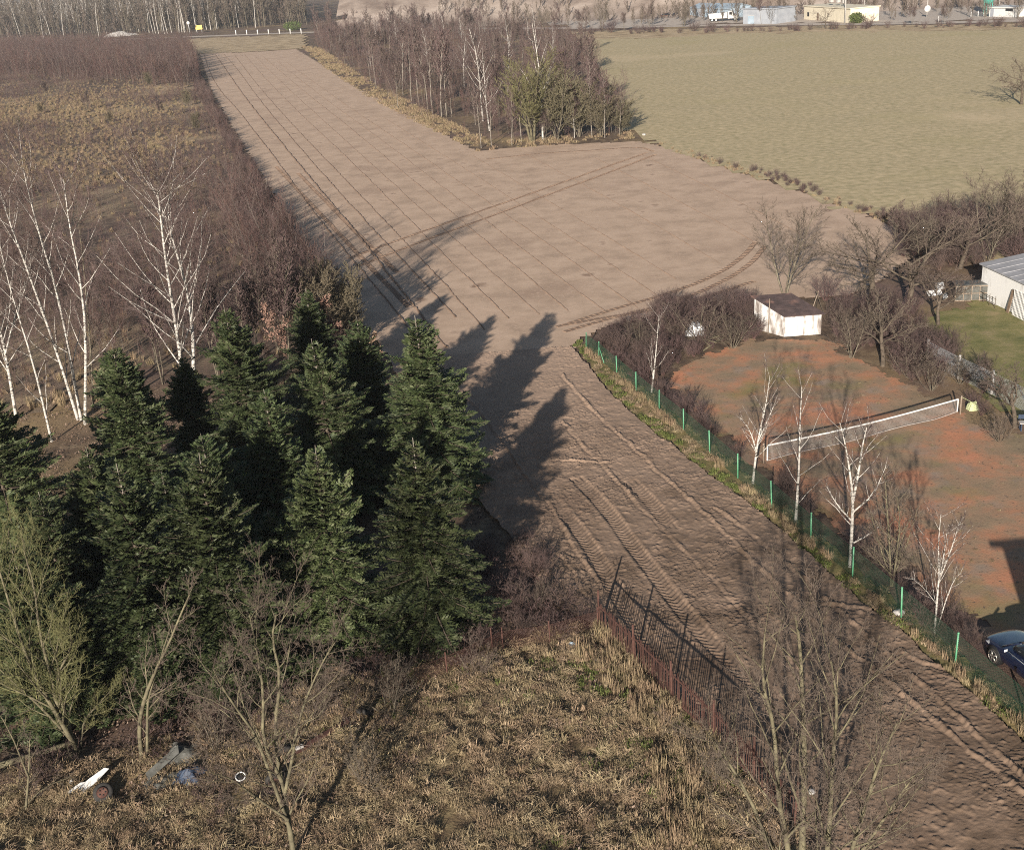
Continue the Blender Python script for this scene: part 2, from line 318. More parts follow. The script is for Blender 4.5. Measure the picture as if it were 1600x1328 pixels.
FUR = [[(319, 86), (326, 110), (341, 140), (371, 172), (405, 216), (439, 260), (483, 324), (545, 400), (610, 476), (655, 535)],
 [(336, 86), (352, 108), (380, 150), (420, 200), (470, 262), (540, 345), (600, 420), (660, 497), (700, 548)],
 [(350, 86), (372, 110), (400, 150), (445, 205), (500, 268), (560, 335), (640, 420), (715, 500)],
 [(366, 86), (395, 125), (429, 165), (472, 212), (520, 262), (600, 345), (690, 440), (760, 520)],
 [(382, 86), (420, 130), (470, 180), (540, 245), (620, 325), (714, 420), (798, 502)],
 [(398, 88), (440, 130), (500, 185), (570, 248), (660, 330), (761, 420), (845, 495)],
 [(412, 90), (470, 140), (540, 195), (630, 270), (720, 345), (808, 420), (890, 490)],
 [(432, 96), (500, 150), (590, 215), (690, 292), (790, 370), (860, 425), (950, 492)],
 [(450, 100), (540, 165), (640, 232), (760, 315), (860, 385), (950, 450), (1000, 485)],
 [(600, 185), (700, 248), (800, 312), (900, 378), (1000, 445), (1040, 472)],
 [(740, 245), (840, 305), (950, 372), (1060, 440)], [(830, 246), (930, 300), (1040, 362), (1130, 416)],
 [(930, 248), (1030, 300), (1130, 352), (1200, 392)], [(1000, 242), (1090, 285), (1190, 335), (1260, 372)]]
for i, f in enumerate(FUR):
    e = [.75, .95, .65, .55, .5, .45, .5, .42, .45][i] if i < 9 else .38
    ribbon('furrow', smooth(L2(f), 2), [(-.16*e, -1), (-.05*e, .12*e), (.03*e, .10*e), (.12*e, -1)], m_damp if i < 4 else m_fur, .45, .03, field, i, None)
# wheel tracks over the field: pressed damp lanes with tread bars
TRK = [[(545, 405), (640, 370), (740, 335), (840, 300), (930, 268), (1010, 240)], [(558, 418), (655, 380), (755, 344), (850, 308), (940, 275), (1024, 243)],
 [(882, 520), (960, 497), (1040, 478), (1110, 452), (1170, 418), (1196, 385)], [(890, 507), (960, 484), (1040, 462), (1110, 436), (1160, 405), (1180, 380)],
 [(432, 262), (500, 335), (580, 420), (640, 482)], [(466, 272), (540, 348), (622, 428)], [(760, 250), (850, 240), (930, 236), (1000, 230), (1022, 238)], [(870, 512), (930, 500), (1010, 488), (1090, 470), (1180, 440)]]
for i, t in enumerate(TRK):
    ln = smooth(L2(t), 3)
    lane = ribbon('wheel_track', ln, [(-.3, -1), (-.24, .03), (-.16, .015), (.16, .015), (.24, .03), (.3, -1)], m_damp, .6, .02, field, 40+i, None)
    Tb = []; Fb = []; acc = 0
    for a, b in zip(ln[:-1], ln[1:]):
        l = math.hypot(b[0]-a[0], b[1]-a[1]); dx, dy = (b[0]-a[0])/l, (b[1]-a[1])/l; s = -acc % .5
        while s < l:
            p = (a[0]+dx*s, a[1]+dy*s); zz = float(.05+.02*fbm(p[0]*.12, p[1]*.12, 3)+.009*fbm(p[0]*.9, p[1]*.9, 5))
            k = len(Tb); c = lambda u, v, z: (p[0]+dx*u+dy*v, p[1]+dy*u-dx*v, zz+z)
            Tb += [c(-.09, -.22, -.02), c(.09, -.22, -.02), c(.09, .22, -.02), c(-.09, .22, -.02), c(0, -.2, .055), c(0, .2, .055)]
            Fb += [(k, k+1, k+4), (k+1, k+2, k+5, k+4), (k+2, k+3, k+5), (k+3, k, k+4, k+5)]; s += .5
        acc += l
    ob('tread_bars', mesh('tread_bars', Tb, Fb, mat=m_damp), lane, kind='stuff')
meadow_poly = L2([(902, 62), (1200, 52), (1600, 45)])+[Vector((330, 300)), Vector((330, 60)), Vector((90, 60))]+L2([(1560, 420), (1420, 364), (1340, 334), (1230, 295), (1120, 261), (1030, 231), (985, 205), (960, 150), (925, 100)])
sheet('meadow', meadow_poly, m_meadow, .01, 1.6, .16, .12, rag=1.2, dyk=.008)
court_poly = L2([(1052, 578), (1120, 548), (1195, 528), (1292, 534), (1380, 585), (1470, 625), (1540, 668), (1640, 700), (1800, 900), (1800, 1120), (1600, 1020), (1480, 945), (1380, 868), (1290, 800), (1180, 730), (1110, 660), (1060, 615)])
sheet('clay_court', court_poly, m_court, .004, .16, .05, .8, rag=1.1)
sheet('lawn', L2([(1440, 500), (1530, 470), (1700, 520), (1900, 640), (1700, 690), (1560, 640), (1500, 590)]), m_lawn, .006, .5, .08, .6, rag=.8)
rough_poly = L2([(-120, 1330), (-60, 1225), (150, 1190), (300, 1150), (450, 1090), (640, 1040), (800, 1010), (900, 985), (945, 990), (1000, 1050), (1065, 1115), (1130, 1185), (1220, 1280), (1290, 1355), (1400, 1600), (-300, 1600)])
def rough_relief(X, Y): return .012+.2*fbm(X*.35, Y*.35, 4)+.42*np.clip(fbm(X*1.15, Y*1.15, 14, 3)-.42, 0, 1)
sheet('rough_grass_ground', rough_poly, m_rough, 0, .16, rough_relief, rag=.3)
VERGE_R = L2([(895, 535), (960, 618), (1042, 690), (1120, 750), (1200, 810), (1262, 866), (1340, 938), (1420, 998), (1500, 1073), (1600, 1158), (1720, 1262)])
FENCE_PX = [(916, 546), (936, 562), (964, 586), (994, 612), (1030, 643), (1068, 674), (1109, 710), (1153, 749), (1206, 795), (1267, 848), (1332, 903), (1408, 968), (1492, 1042), (1606, 1140), (1740, 1255)]
fence_pts = [g(*p) for p in FENCE_PX]
FN = np.array([f.xy for f in fence_pts]); fdir = Vector(FN[-1]-FN[0]).normalized(); fnor = Vector((fdir.y, -fdir.x))
if fnor.x < 0: fnor = -fnor
verge_poly = list(VERGE_R)+[Vector(p)+fnor*.6 for p in FN[::-1]]
def verge_relief(X, Y): return .01+.09*fbm(X*1.1, Y*1.1, 5)
sheet('grass_verge', verge_poly, m_verge, 0, .2, verge_relief, rag=.22)
sheet('far_verge', L2([(-80, 84), (150, 72), (300, 62), (480, 54), (474, 77), (400, 82), (312, 85), (200, 88), (-80, 98)]), m_straww, .008, 2.5, .3, .1, rag=2)
# gravel road far off, and the sandy slope of the pit behind it
road = L2([(-60, 74), (150, 64), (300, 58), (480, 51), (700, 45), (900, 45), (1150, 39), (1400, 38), (1700, 30)])
def lane(name, c, wd, mat, z):
    V = []; Fc = []
    for i, p in enumerate(c):
        a = c[max(0, i-1)]; b = c[min(len(c)-1, i+1)]; d = (b-a).normalized(); n = Vector((-d.y, d.x))*wd/2
        V += [(p.x+n.x, p.y+n.y, z), (p.x-n.x, p.y-n.y, z)]
        if i: k = 2*i; Fc.append((k-2, k-1, k+1, k))
    return ob(name, mesh(name, V, Fc, mat=mat), kind='structure')
lane('gravel_road', [Vector(p) for p in smooth([tuple(p) for p in road], 2)], 7, m_road, .02)
def bank(X, Y):
    d = np.interp(X, [-250, -60, 30, 130, 330], [640, 470, 452, 372, 330])
    t = np.clip((Y-d)/70, 0, 1); t = t*t*(3-2*t)
    return -.4+t*14+t*7*(fbm(X*.02, Y*.02, 3)-.5)+t*3*(fbm(X*.08, Y*.08, 5)-.5)+.35*fbm(X*.05, Y*.05, 9)
sheet('sandy_bank', [(-60, 455), (30, 438), (130, 356), (360, 300), (700, 620), (500, 900), (-60, 900)], m_sand, 0, 5, bank, rag=3)
sheet('pit_yard', L2([(905, 44), (1150, 37), (1400, 36), (1640, 30)])+[Vector((330, 360)), Vector((120, 470)), Vector((20, 470))], m_road, .006, 6, .1, .05, rag=2)
sheet('road_verge', L2([(898, 64), (1200, 55), (1650, 46), (1650, 37), (1200, 43), (898, 50)]), m_straww, .012, 2.5, .15, .1, rag=1.5)
# ------------------------------------------------------------------ vegetation builders
def grow(T, p, d, L, r, lev, P, rn):
    n = P['seg'][lev]; pts = [p]; wg = P['wig'][lev]; up = P['up'][lev]/n
    x, y, z = p; dx, dy, dz = d; ds = [d]
    for i in range(n):
        dx += rn.gauss(0, wg); dy += rn.gauss(0, wg); dz += rn.gauss(0, wg)+up
        l = math.sqrt(dx*dx+dy*dy+dz*dz) or 1; dx /= l; dy /= l; dz /= l
        x += dx*L/n; y += dy*L/n; z += dz*L/n; pts.append((x, y, z)); ds.append((dx, dy, dz))
    limb(T, pts, ds, L, r, lev, P, rn)
def limb(T, pts, ds, L, r, lev, P, rn):
    n = len(pts)-1; tp = P['tip'][lev]; rm = P.get('rmin', .006)
    rr = [max(rm*(.6 if i == n else 1), r*(1-(1-tp)*i/n)) for i in range(n+1)]
    T[0 if lev < P.get('split', 2) else 1].add(pts, rr, P['sides'][lev])
    if lev+1 >= len(P['seg']): return
    k = P['kids'][lev]; t0 = P['t0'][lev]; az = rn.uniform(0, 6.28); nk = max(1, int(round(k*rn.uniform(.85, 1.15))))
    for j in range(nk):
        t = t0+(1-t0)*(j+rn.random())/nk; f = min(t*n, n-1e-4); i = int(f); f -= i
        a = pts[i]; b = pts[i+1]; p = tuple(a[q]+(b[q]-a[q])*f for q in range(3)); d = Vector(ds[min(i+1, n)])
        az += 2.4+rn.gauss(0, .5); an = rad(P['ang'][lev]*rn.uniform(.7, 1.25))
        u = d.orthogonal().normalized(); v = d.cross(u)
        c = d*math.cos(an)+(u*math.cos(az)+v*math.sin(az))*math.sin(an)
        sh = P['shape'][lev]; q = (1-sh)+sh*(1-t)
        grow(T, p, tuple(c), L*P['ratio'][lev]*q*rn.uniform(.65, 1.2), max(rm, (rr[i]*(1-f)+rr[i+1]*f)*P['rr'][lev]), lev+1, P, rn)
def params(**k):
    P = dict(seg=[5, 4, 3, 2], wig=[.05, .1, .14, .16], up=[.1, .25, .25, .2], tip=[.25, .25, .3, .5], sides=[7, 5, 4, 3], kids=[9, 8, 6], t0=[.3, .25, .15], ang=[42, 42, 40], ratio=[.5, .5, .5], shape=[.6, .5, .4], rr=[.5, .55, .6], rmin=.006, split=2)
    P.update(k); return P
PB_birch = params(kids=[14, 7, 5], t0=[.28, .2, .15], ang=[38, 36, 38], ratio=[.42, .48, .5], shape=[.75, .5, .3], up=[.05, .35, .15, -.1], rmin=.008)
PB_tall = params(kids=[15, 8, 5], t0=[.42, .2, .1], ang=[34, 36, 36], ratio=[.36, .5, .5], shape=[.55, .4, .3], up=[.05, .5, .35, .3], rmin=.022)
PB_open = params(seg=[4, 5, 4, 3, 2], wig=[.1, .12, .14, .16, .18], up=[.1, .25, .2, .15, .1], tip=[.6, .3, .3, .4, .5], sides=[8, 6, 5, 4, 3], kids=[6, 9, 7, 4], t0=[.5, .2, .15, .1], ang=[48, 42, 42, 40], ratio=[1.15, .5, .48, .5], shape=[.1, .5, .4, .3], rr=[.62, .5, .55, .6], split=3, rmin=.007)
PB_bush = params(seg=[4, 3, 2], wig=[.1, .14, .18], up=[.35, .3, .2], tip=[.35, .35, .5], sides=[4, 3, 3], kids=[9, 6], t0=[.15, .1], ang=[38, 40], ratio=[.5, .5], shape=[.4, .3], rr=[.6, .6], split=1, rmin=.007)
PB_sap = params(seg=[4, 2, 2], wig=[.06, .12, .16], up=[.1, .45, .3], tip=[.25, .4, .5], sides=[4, 3, 3], kids=[13, 4], t0=[.12, .2], ang=[36, 36], ratio=[.42, .45], shape=[.55, .3], rr=[.5, .6], split=1, rmin=.011)
def tree_mesh(name, h, r, P, seed, mt, mc, stems=1, spread=0., lean=0.):
    rn = random.Random(seed); T = (Tubes(), Tubes())
    for s in range(stems):
        a = 6.28*s/max(1, stems)+rn.uniform(-.5, .5); k = spread*rn.uniform(.5, 1.2); d = Vector((math.cos(a)*k, math.sin(a)*k, 1)).normalized()
        hh = h*(rn.uniform(.75, 1) if stems > 1 else 1)
        grow(T, (math.cos(a)*r*1.2*(stems > 1), math.sin(a)*r*1.2*(stems > 1), -.12), tuple(d), hh, r*(rn.uniform(.6, 1) if stems > 1 else 1), 0, P, rn)
    return T[0].mesh(name+'_trunk', mt), T[1].mesh(name+'_crown', mc)
def put_tree(name, label, proto, loc, sc=1.0, rz=0, group=None, cat='tree'):
    e = thing(name, label, cat, loc, rz, group, sc)
    ob('trunk', proto[0], e); ob('crown', proto[1], e)
    return e
def traced(name, label, base, stems, r, P, mt, mc, seed, cat='tree', group=None, depth=.35, ext=True):
    """a tree whose stems follow those in view; limbs and twigs grown around them"""
    rn = random.Random(seed); T = (Tubes(), Tubes()); b = g(*base)
    for s in stems:
        rs = r
        if isinstance(s[0], (int, float)): rs = r*s[0]; s = s[1:]
        w = []; off = 0; vd = Vector((b.x, b.y, 0)).normalized()
        for i, q in enumerate(s):
            off += rn.gauss(0, depth)*(i > 0); w.append(onplane(q[0], q[1], b)+vd*off-b)
        # resample to smooth
        ln = w
        for _ in range(1):
            o = [ln[0]]
            for p, q in zip(ln[:-1], ln[1:]): o += [p*.75+q*.25, p*.25+q*.75]
            ln = o+[ln[-1]]
        ds = [tuple((ln[min(i+1, len(ln)-1)]-ln[max(i-1, 0)]).normalized()) for i in range(len(ln))]
        L = sum((q-p).length for p, q in zip(ln[:-1], ln[1:]))
        limb(T, [tuple(p) for p in ln], ds, L, rs, 0, P, rn)
    e = thing(name, label, cat, b, 0, group)
    ob('trunk', T[0].mesh(name+'_trunk', mt), e); ob('crown', T[1].mesh(name+'_crown', mc), e)
    return e
def quads(C, A, B):                          # diamonds with centre axis C->C+A and half width B
    C = np.asarray(C); A = np.asarray(A); B = np.asarray(B)
    V = np.stack([C, C+A*.45+B, C+A, C+A*.45-B], 1).reshape(-1, 3)
    return V, np.arange(len(V)).reshape(-1, 4)
def fir_mesh(name, h, R, seed, dens=1.0):
    rn = np.random.RandomState(seed); T = Tubes(); C = []; A = []; B = []
    lean = rn.normal(0, .012, 2)
    TL = Tubes(); T.add([(lean[0]*h*t, lean[1]*h*t, h*t-.1*(t == 0)) for t in (0, .3, .6, .85)], [.017*h, .013*h, .008*h, .004*h], 7)
    TL.add([(lean[0]*h*t, lean[1]*h*t, h*t) for t in (.84, .92, 1.02)], [.0042*h, .003*h, .0012*h], 6)
    z = .04*h
    lump = rn.uniform(.72, 1.16, 12); gapz = rn.uniform(.15, .8, 5)*h; gapa = rn.randint(0, 12, 5)
    while z < h-.22:
        q = z/h; n = int(rn.uniform(8, 11)*dens) if q < .85 else 5
        Lr = R*(1-q)**.68*(1-.45*max(0, q-.8)/.2)*(1.0 if q > .1 else .75+2.5*q)+.10
        a0 = rn.uniform(0, 6.28)
        for b in range(n):
            az = a0+b*6.283/n+rn.normal(0, .22); L = Lr*rn.uniform(.55, 1.2)*lump[int(az/6.283*12) % 12]*(.55 if any(abs(z-gz) < .35 and (int(az/6.283*12)-ga) % 12 < 4 for gz, ga in zip(gapz, gapa)) else 1)
            p0 = -14+58*max(0, q-.25)**.9+rn.normal(0, 9); ca, sa = math.cos(az), math.sin(az); ns = 5
            P = [np.array([lean[0]*z, lean[1]*z, z+rn.normal(0, .06)])]; D = []
            for i in range(ns):
                an = rad(p0+22*(i/ns)**1.6); d = np.array([ca*math.cos(an), sa*math.cos(an), math.sin(an)]); D.append(d); P.append(P[-1]+d*L/ns)
            T.add([tuple(v) for v in P], [.012+.012*L*(1-i/ns) for i in range(ns+1)], 3)
            sd = np.array([-sa, ca, 0]); step = .115; s = max(.14, .22*L)
            while s < L:
                f = s/L*ns; i = min(int(f), ns-1); pt = P[i]+D[i]*(f-i)*L/ns; d = D[i]
                tl = min(.62, (.5*(L-s)+.16))*rn.uniform(.75, 1.2)
                for sg in (-1, 1):
                    t = d*.62+sd*sg*.78+np.array([0, 0, rn.normal(.02, .14)]); t /= np.linalg.norm(t); up = np.cross(d, sd)*1.0; up = up+rn.normal(0, .28, 3); sidev = np.cross(t, up); sidev /= np.linalg.norm(sidev)+1e-6
                    C.append(pt); A.append(t*tl); B.append(sidev*.036)
                    C.append(pt); A.append(t*tl*.97); B.append(np.cross(t, sidev)*.026)
                    m_ = int(tl/.15)
                    for k in range(m_):
                        c = pt+t*tl*(k+.7)/(m_+.6)
                        for s2 in (-1, 1):
                            t2 = t*.66+sidev*s2*.72+np.array([0, 0, rn.normal(.03, .15)]); l2 = min(.26, .09+.4*tl*(1-(k+.5)/(m_+.5)))
                            C.append(c); A.append(t2*l2); B.append(np.cross(t2, up)*.034+np.array([0, 0, rn.normal(0, .012)]))
                s += step
            C.append(P[-1]-D[-1]*.12); A.append(D[-1]*.26); B.append(sd*.04)
            C.append(P[-1]-D[-1]*.12); A.append(D[-1]*.26); B.append(np.cross(D[-1], sd)*.04)
        z += (.25-.08*q)*rn.uniform(.8, 1.2)
    top = np.array([lean[0]*h, lean[1]*h, h])                 # leader shoot
    for k in range(14):
        az = rn.uniform(0, 6.28); d = np.array([math.cos(az)*.8, math.sin(az)*.8, .75]); C.append(top-np.array([0, 0, .04+.07*k])); A.append(d*(.06+.016*k)); B.append(np.array([-math.sin(az), math.cos(az), 0])*.016)
    V, Fc = quads(C, A, B)
    return T.mesh(name+'_trunk', m_dark), mesh(name+'_crown', V, Fc, False, m_needle), TL.mesh(name+'_leader', m_pale)
# ------------------------------------------------------------------ scatter for what nobody could count
def proto_col(name, meshes):
    c = bpy.data.collections.new(name)
    for i, me in enumerate(meshes):
        o = bpy.data.objects.new(f'{name}_{i}', me); c.objects.link(o)
    return c
def scatter(name, label, cat, pts, col, n_kinds, smin, smax, tilt=.08, seed=0, scl=None):
    rn = np.random.RandomState(seed); N = len(pts)
    me = bpy.data.meshes.new(name); me.vertices.add(N); me.vertices.foreach_set('co', np.asarray(pts, np.float32).ravel())
    a = me.attributes.new('rot', 'FLOAT_VECTOR', 'POINT'); a.data.foreach_set('vector', np.stack([rn.normal(0, tilt, N), rn.normal(0, tilt, N), rn.uniform(0, 6.28, N)], -1).astype(np.float32).ravel())
    s = rn.uniform(smin, smax, N) if scl is None else scl
    a = me.attributes.new('scl', 'FLOAT_VECTOR', 'POINT'); a.data.foreach_set('vector', np.repeat(s, 3).astype(np.float32))
    a = me.attributes.new('idx', 'INT', 'POINT'); a.data.foreach_set('value', rn.randint(0, n_kinds, N).astype(np.int32))
    ng = bpy.data.node_groups.new(name, 'GeometryNodeTree')
    ng.interface.new_socket('Geometry', in_out='INPUT', socket_type='NodeSocketGeometry'); ng.interface.new_socket('Geometry', in_out='OUTPUT', socket_type='NodeSocketGeometry')
    n = ng.nodes; gi = n.new('NodeGroupInput'); go = n.new('NodeGroupOutput'); ip = n.new('GeometryNodeInstanceOnPoints'); ci = n.new('GeometryNodeCollectionInfo')
    ci.inputs['Collection'].default_value = col; ci.inputs['Separate Children'].default_value = True; ci.inputs['Reset Children'].default_value = True
    def at(nm, ty):
        q = n.new('GeometryNodeInputNamedAttribute'); q.data_type = ty; q.inputs['Name'].default_value = nm; return q.outputs[0]
    ng.links.new(gi.outputs[0], ip.inputs['Points']); ng.links.new(ci.outputs[0], ip.inputs['Instance']); ip.inputs['Pick Instance'].default_value = True
    ng.links.new(at('idx', 'INT'), ip.inputs['Instance Index']); ng.links.new(at('rot', 'FLOAT_VECTOR'), ip.inputs['Rotation']); ng.links.new(at('scl', 'FLOAT_VECTOR'), ip.inputs['Scale'])
    ng.links.new(ip.outputs[0], go.inputs[0])
    o = ob(name, me, label=label, category=cat, kind='stuff'); md = o.modifiers.new('scatter', 'NODES'); md.node_group = ng
    return o
def fill(poly, dens, seed, fn=None, z=0.0):
    """random points in a polygon (ground coordinates), thinned by fn"""
    rn = np.random.RandomState(seed); P = np.array([(p[0], p[1]) for p in poly]); a, b = P.min(0), P.max(0); n = int((b-a).prod()*dens)
    X = rn.uniform(a[0], b[0], n); Y = rn.uniform(a[1], b[1], n); k = inpoly(X, Y, P)
    if fn is not None: k &= rn.rand(n) < fn(X, Y)
    X, Y = X[k], Y[k]; Z = z(X, Y) if callable(z) else np.full(len(X), z)
    return np.stack([X, Y, Z], -1)
def tuft_mesh(name, seed, n, hmin, hmax, spread, wd, mats, lay=.5):
    rn = np.random.RandomState(seed); V = []; Fc = []
    lz = rn.uniform(0, 6.28)
    for i in range(n):
        a = rn.uniform(0, 6.28); r = spread*math.sqrt(rn.rand()); x, y = r*math.cos(a), r*math.sin(a); L = rn.uniform(hmin, hmax); b = rn.normal(lz, 1.1); t = abs(rn.normal(lay, .3))
        dx, dy = math.cos(b), math.sin(b); px, py = -dy*wd/2, dx*wd/2; k = len(V)
        m1 = (x+dx*L*.3*t, y+dy*L*.3*t, L*.5*(1-.3*t)); m2 = (x+dx*L*.85*t, y+dy*L*.85*t, L*(.8-.55*t))
        V += [(x+px, y+py, -.03), (x-px, y-py, -.03), (m1[0]-px, m1[1]-py, m1[2]), (m1[0]+px, m1[1]+py, m1[2]), m2]; Fc += [(k, k+1, k+2, k+3), (k+3, k+2, k+4)]
    return mesh(name, V, Fc, False, mats)
def leaf_mesh(name, seed, n, spread, size, mat):
    rn = np.random.RandomState(seed); C = rn.uniform(-spread, spread, (n, 3)); C[:, 2] = rn.uniform(.02, .08, n); az = rn.uniform(0, 6.28, n); s = rn.uniform(.5, 1.2, n)*size
    A = np.stack([np.cos(az)*s, np.sin(az)*s, rn.normal(0, .3, n)*s], -1); B = np.stack([-np.sin(az)*s*.3, np.cos(az)*s*.3, rn.normal(0, .25, n)*s], -1)
    V, Fc = quads(C, A, B); return mesh(name, V, Fc, False, mat)
# ------------------------------------------------------------------ fir trees
firs = [fir_mesh('fir%d' % i, h, R, 100+i) for i, (h, R) in enumerate([(9, 3.1), (9, 3.3), (8, 3.2), (8, 2.85), (9, 2.9), (8, 3.0)])]
FH = [9, 9, 8, 8, 9, 8]
FIRS = [((684, 762), (657, 498), 0, 'tall fir nearest the ploughed soil, standing behind a shorter one'),
 ((676, 985), (641, 690), 4, 'shorter fir in front, rightmost of the front row'),
 ((532, 790), (501, 531), 1, 'yellowish green fir in the middle of the clump'),
 ((508, 650), (476, 455), 4, 'rear fir beside the brown-leaved oak, its tip highest'),
 ((585, 722), (552, 503), 1, 'dark shaded fir between the yellowish fir and the tall fir by the soil'),
 ((408, 752), (368, 480), 1, 'large fir just right of the twin white birch'),
 ((452, 850), (405, 616), 0, 'fir in the clump centre with a bare leader shoot'),
 ((232, 820), (184, 545), 2, 'broad rounded fir right of the leaning white birches'),
 ((192, 960), (144, 700), 3, 'small fir left of centre in front of the broad rounded fir'),
 ((262, 1070), (203, 728), 5, 'front row fir left of centre with long pale leader'),
 ((366, 1065), (308, 716), 1, 'front row fir with silvery sprays in the middle'),
 ((360, 900), (322, 682), 2, 'narrow fir tucked behind the silvery front fir'),
 ((48, 900), (-18, 590), 1, 'large dark fir at the left edge of the picture'),
 ((525, 985), (478, 702), 1, 'silvery fir beside the dark gap in the front row'),
 ((90, 1120), (28, 850), 2, 'dark fir behind the olive willow at the left edge'),
 ((318, 745), (285, 560), 3, 'dark fir half hidden behind the twin white birch foot'),
 ((452, 985), (420, 800), 4, 'shaded fir deep in the gap of the front row'), ((292, 930), (250, 740), 5, 'fir behind the two front row firs at left'), ((120, 1010), (75, 770), 4, 'fir between the left edge fir and the small fir'),
 ((150, 1095), (120, 905), 2, 'low fir behind the willow stems at lower left')]
for i, (b, t, k, lab) in enumerate(FIRS):
    p = g(*b); h = ht(t[0], t[1], p); s = h/FH[k]; wd = s*(.8+.2/s if s > 1 else 1.0)*(1.16 if i == 0 else 1.08 if i == 1 else 1)
    e = thing('fir_tree', lab, 'tree', p, i*1.9, 'fir trees left of the ploughed strip', (wd*1.06, wd*1.06, s))
    ob('trunk', firs[k][0], e); ob('crown', firs[k][1], e); ob('leader', firs[k][2], e)
# ------------------------------------------------------------------ large white birches at the left
PBb = params(tip=[.1, .25, .3, .5], rr=[.42, .5, .6], kids=[19, 8, 7], t0=[.16, .2, .15], ang=[38, 34, 36], ratio=[.24, .45, .5], shape=[.4, .5, .3], up=[.05, .4, .2, 0], rmin=.009, sides=[8, 5, 4, 3])
PBc = params(tip=[.1, .25, .3, .5], kids=[28, 10, 8], t0=[.2, .2, .15], ang=[44, 36, 36], ratio=[.42, .45, .5], shape=[.45, .5, .3], up=[.05, .5, .3, 0], rmin=.008, sides=[8, 5, 4, 3], rr=[.42, .5, .6])
B_ = lambda *a: list(a)
traced('birch_tree', 'two leaning white birch stems joined at the foot, beside a straighter one', (126, 656), [[(122, 656), (88, 548), (46, 432), (14, 345), (2, 308)], [(127, 656), (106, 538), (85, 439), (67, 386), (44, 300), (36, 262)]], .11, PBb, m_birch, m_birtw, 1, group='white birches left')
traced('birch_tree', 'straight white birch at the right of the leaning birch clump', (134, 663), [[(133, 663), (134, 513), (124, 428), (108, 352), (100, 282)]], .11, PBb, m_birch, m_birtw, 2, group='white birches left')
traced('birch_tree', 'thin leaning birch left of the clump, foot on brown leaves', (82, 690), [[(81, 690), (53, 570), (18, 460), (0, 385)]], .085, PBb, m_birch, m_birtw, 3, group='white birches left')
traced('birch_tree', 'crooked white birch cut by the left edge of the picture', (26, 655), [[(26, 655), (10, 559), (-6, 490), (-25, 400), (-30, 330)], [.5, (8, 555), (22, 500), (45, 440), (50, 400)]], .12, PBc, m_birch, m_birtw, 4, group='white birches left')
traced('birch_tree', 'twin-stemmed bright white birch rising behind the firs', (296, 668), [[(290, 668), (283, 566), (272, 492), (257, 400), (247, 310), (244, 290)], [(300, 668), (304, 548), (297, 471), (280, 410), (263, 350), (266, 298)]], .14, PBc, m_birch, m_birtw, 5, group='white birches left')
traced('birch_tree', 'slim dark-footed birch just behind the straight white birch', (146, 640), [[(146, 640), (142, 560), (135, 480), (128, 400), (120, 330)]], .07, PBb, m_grey, m_birtw, 6, group='white birches left')
# ------------------------------------------------------------------ brown-leaved oaks
def oak(label, base, top, wpx, seed):
    b = g(*base); h = ht(top[0], top[1], b); rn = random.Random(seed); T = (Tubes(), Tubes()); P = params(kids=[9, 5, 4], t0=[.45, .2, .2], ang=[36, 40, 45], ratio=[.3, .5, .5])
    grow(T, (0, 0, -.1), (0, 0, 1), h*.95, .06, 0, P, rn); V, _ = T[1].arrays(); r2 = np.random.RandomState(seed)
    V = V[r2.rand(len(V)) < (.8 if seed == 3 else .35)]; V = V[V[:, 2] > h*.25]; n = len(V); C = V+r2.normal(0, .05, V.shape); A = r2.normal(0, .11, (n, 3)); B = np.cross(A, r2.normal(0, 1, (n, 3))); B = B/np.linalg.norm(B, axis=1)[:, None]*.04
    LV, LF = quads(C, A, B); e = thing('oak_tree', label, 'tree', b, seed); ob('trunk', T[0].mesh('oak_trunk', m_grey), e); ob('crown', T[1].mesh('oak_crown', m_twigt), e); ob('foliage', mesh('oak_leaves', LV, LF, False, m_oakl), e)
oak('young oak holding pinkish brown dry leaves, behind the firs', (545, 632), (527, 458), 60, 3)
oak('smaller thin oak with reddish dry leaves beside the rear fir', (450, 640), (430, 472), 40, 4)
oak('low oak shoot with dry leaves between the two rear firs', (595, 600), (582, 522), 20, 9)
# ------------------------------------------------------------------ bare tree stock
def stock(n, f): return [f(i) for i in range(n)]
st_grove = stock(4, lambda i: tree_mesh('grove%d' % i, 10, .085, PB_tall, 200+i, m_pale, m_twig))
st_multi = stock(3, lambda i: tree_mesh('multi%d' % i, 9, .075, PB_tall, 220+i, m_grey, m_twig, 3, .16))
st_birch = stock(3, lambda i: tree_mesh('birchs%d' % i, 10, .10, PB_birch, 240+i, m_birch, m_twig))
st_open = stock(3, lambda i: tree_mesh('open%d' % i, 2.6, .13, PB_open, 260+i, m_dark, m_twigt))
st_ash = stock(2, lambda i: tree_mesh('ash%d' % i, 5.5, .07, params(kids=[16, 8, 6], t0=[.12, .15, .1], ang=[40, 38, 38], ratio=[.5, .48, .5], up=[.1, .45, .35, .3], rmin=.006), 280+i, m_grey, m_twigt, 3, .25))
st_bushy = stock(2, lambda i: tree_mesh('bushy%d' % i, 6.6, .07, params(kids=[18, 9, 6], t0=[.1, .12, .1], ang=[44, 40, 40], ratio=[.5, .48, .5], up=[.1, .4, .3, .3], rmin=.018), 290+i, m_grey, m_twigob, 4, .3))
st_bush = stock(4, lambda i: tree_mesh('bush%d' % i, 2.4, .022, PB_bush, 300+i, m_twigr, m_twig, 11, .45))
